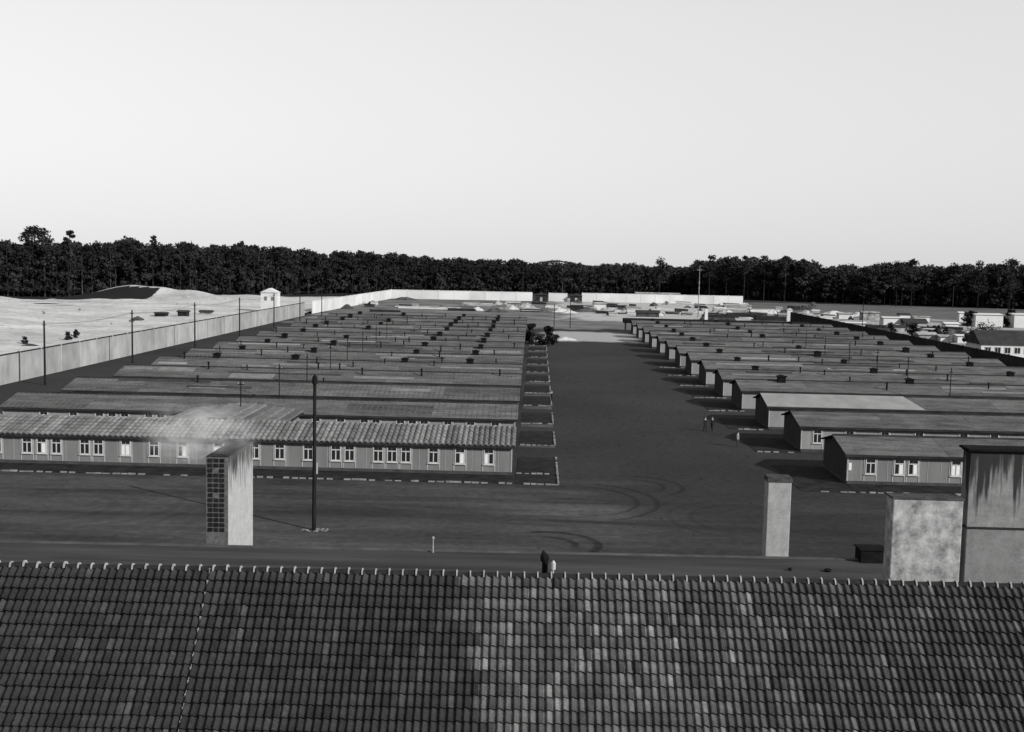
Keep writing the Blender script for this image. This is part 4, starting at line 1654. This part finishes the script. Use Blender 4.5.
# ------------------------------------------------------------------ people
m, n, b = nodes_of('person_dark', 0.95)
sep = n.nodes.new('ShaderNodeSeparateXYZ')
n.links.new(coord(n), sep.inputs[0])
setcol(n, b, mrange(n, sep.outputs[2], 1.40, 1.44, 0.018, 0.35))
m, n, b = nodes_of('person_grey', 0.95)
sep = n.nodes.new('ShaderNodeSeparateXYZ')
n.links.new(coord(n), sep.inputs[0])
v1 = mrange(n, sep.outputs[2], 0.85, 0.88, 0.04, 0.15)
setcol(n, b, mth(n, 'MAXIMUM', v1, mrange(n, sep.outputs[2], 1.40, 1.44, 0.0, 0.35)))


def person(px, py, label, mat, rz, stride=.22):
    c = G(px, py)
    t = thing('person', label, 'person', (c.x, c.y, 0), rz, 'people on the camp street')
    # one skinned figure: pelvis, spine, neck, head, arms with hands, legs with feet
    V, E, Rr = [], [], []

    def add(p, r, par=None):
        V.append(p)
        Rr.append(r)
        if par is not None:
            E.append((par, len(V) - 1))
        return len(V) - 1
    pel = add((0, 0, .93), .15)
    ch_ = add((0, 0.0, 1.18), .15, pel)
    sh = add((0, 0, 1.38), .12, ch_)
    nk = add((0, -.01, 1.47), .055, sh)
    hd = add((0, -.02, 1.57), .092, nk)
    add((0, -.025, 1.68), .07, hd)
    for s_, st in ((-1, stride), (1, -stride)):
        a = add((s_ * .19, 0, 1.37), .065, sh)
        e_ = add((s_ * .25, -st * .4, 1.10), .048, a)
        w_ = add((s_ * .25, -st * .9 - .05, .86), .036, e_)
        add((s_ * .24, -st - .08, .76), .034, w_)
        hp = add((s_ * .10, 0, .88), .105, pel)
        kn = add((s_ * .10, st * .55 - .05, .49), .07, hp)
        an = add((s_ * .10, st * 1.0, .09), .045, kn)
        add((s_ * .11, st * 1.0 - .17, .04), .04, an)
    me = bpy.data.meshes.new('body')
    me.from_pydata(V, E, [])
    me.materials.append(MATS[mat])
    o = link('body', me, t)
    md = o.modifiers.new('skin', 'SKIN')
    sv = me.skin_vertices[0].data
    for i, r in enumerate(Rr):
        sv[i].radius = (r, r * (.8 if i in (0, 1, 2) else 1))
        sv[i].use_root = (i == 0)
    sb = o.modifiers.new('sub', 'SUBSURF')
    sb.levels = 1
    sb.render_levels = 1
    q = MB()
    for j in range(4):
        a0, a1 = j * math.pi / 8, (j + 1) * math.pi / 8
        for i in range(10):
            b0, b1 = i * math.pi / 5, (i + 1) * math.pi / 5
            pt = lambda a_, b_: (math.cos(b_) * math.cos(a_) * .105, .012 + math.sin(b_) * math.cos(a_) * .115, 1.62 + math.sin(a_) * .15)
            q.quad(pt(a0, b0), pt(a0, b1), pt(a1, b1), pt(a1, b0))
    q.build('hat', 'coat_dark' if mat == 'person_grey' else 'coat_mid', t)
    return t


person(705, 431.5, 'person in dark clothes walking on the street, left of a pair', 'person_dark', .3)
person(712, 431.5, 'person in dark clothes walking on the street, right of a pair', 'person_dark', -.4, .15)
person(737.5, 447, 'person in grey standing alone near the second right hut', 'person_grey', .9, .05)
person(551.5, 403, 'person in dark clothes at the edge of the left lawn plots', 'person_dark', 1.4, .12)

# ------------------------------------------------------------------ smoke from the left chimney
m = bpy.data.materials.new('smoke')
m.use_nodes = True
n = m.node_tree
n.nodes.clear()
out = n.nodes.new('ShaderNodeOutputMaterial')
pv = n.nodes.new('ShaderNodeVolumePrincipled')
pv.inputs['Color'].default_value = (.95, .95, .95, 1)
p = coord(n)
tc = n.nodes.new('ShaderNodeTexCoord')
ln = n.nodes.new('ShaderNodeVectorMath')
ln.operation = 'LENGTH'
n.links.new(tc.outputs['Object'], ln.inputs[0])
fall = mrange(n, ln.outputs['Value'], 0.05, 0.9, 1, 0)
ns_ = noise(n, p, 2.3, 6, 0.65, 0.8)
den = mth(n, 'MULTIPLY', mth(n, 'MULTIPLY', fall, mrange(n, ns_, 0.40, 0.72, 0, 1)), 3.0)
n.links.new(den, pv.inputs['Density'])
n.links.new(pv.outputs[0], out.inputs['Volume'])
MATS['smoke'] = m
bm = bmesh.new()
bmesh.ops.create_icosphere(bm, subdivisions=3, radius=1)
me = bpy.data.meshes.new('smoke')
bm.to_mesh(me)
bm.free()
me.materials.append(m)
c = GY(197, 433, YF + .5)
o = link('smoke', me, None, (c.x, c.y, c.z), (0, 0, 0), 'thin white smoke drifting from the left chimney', 'smoke', None, 'stuff')
o.scale = (3.3, .9, 1.6)
print('objects', len(bpy.data.objects))
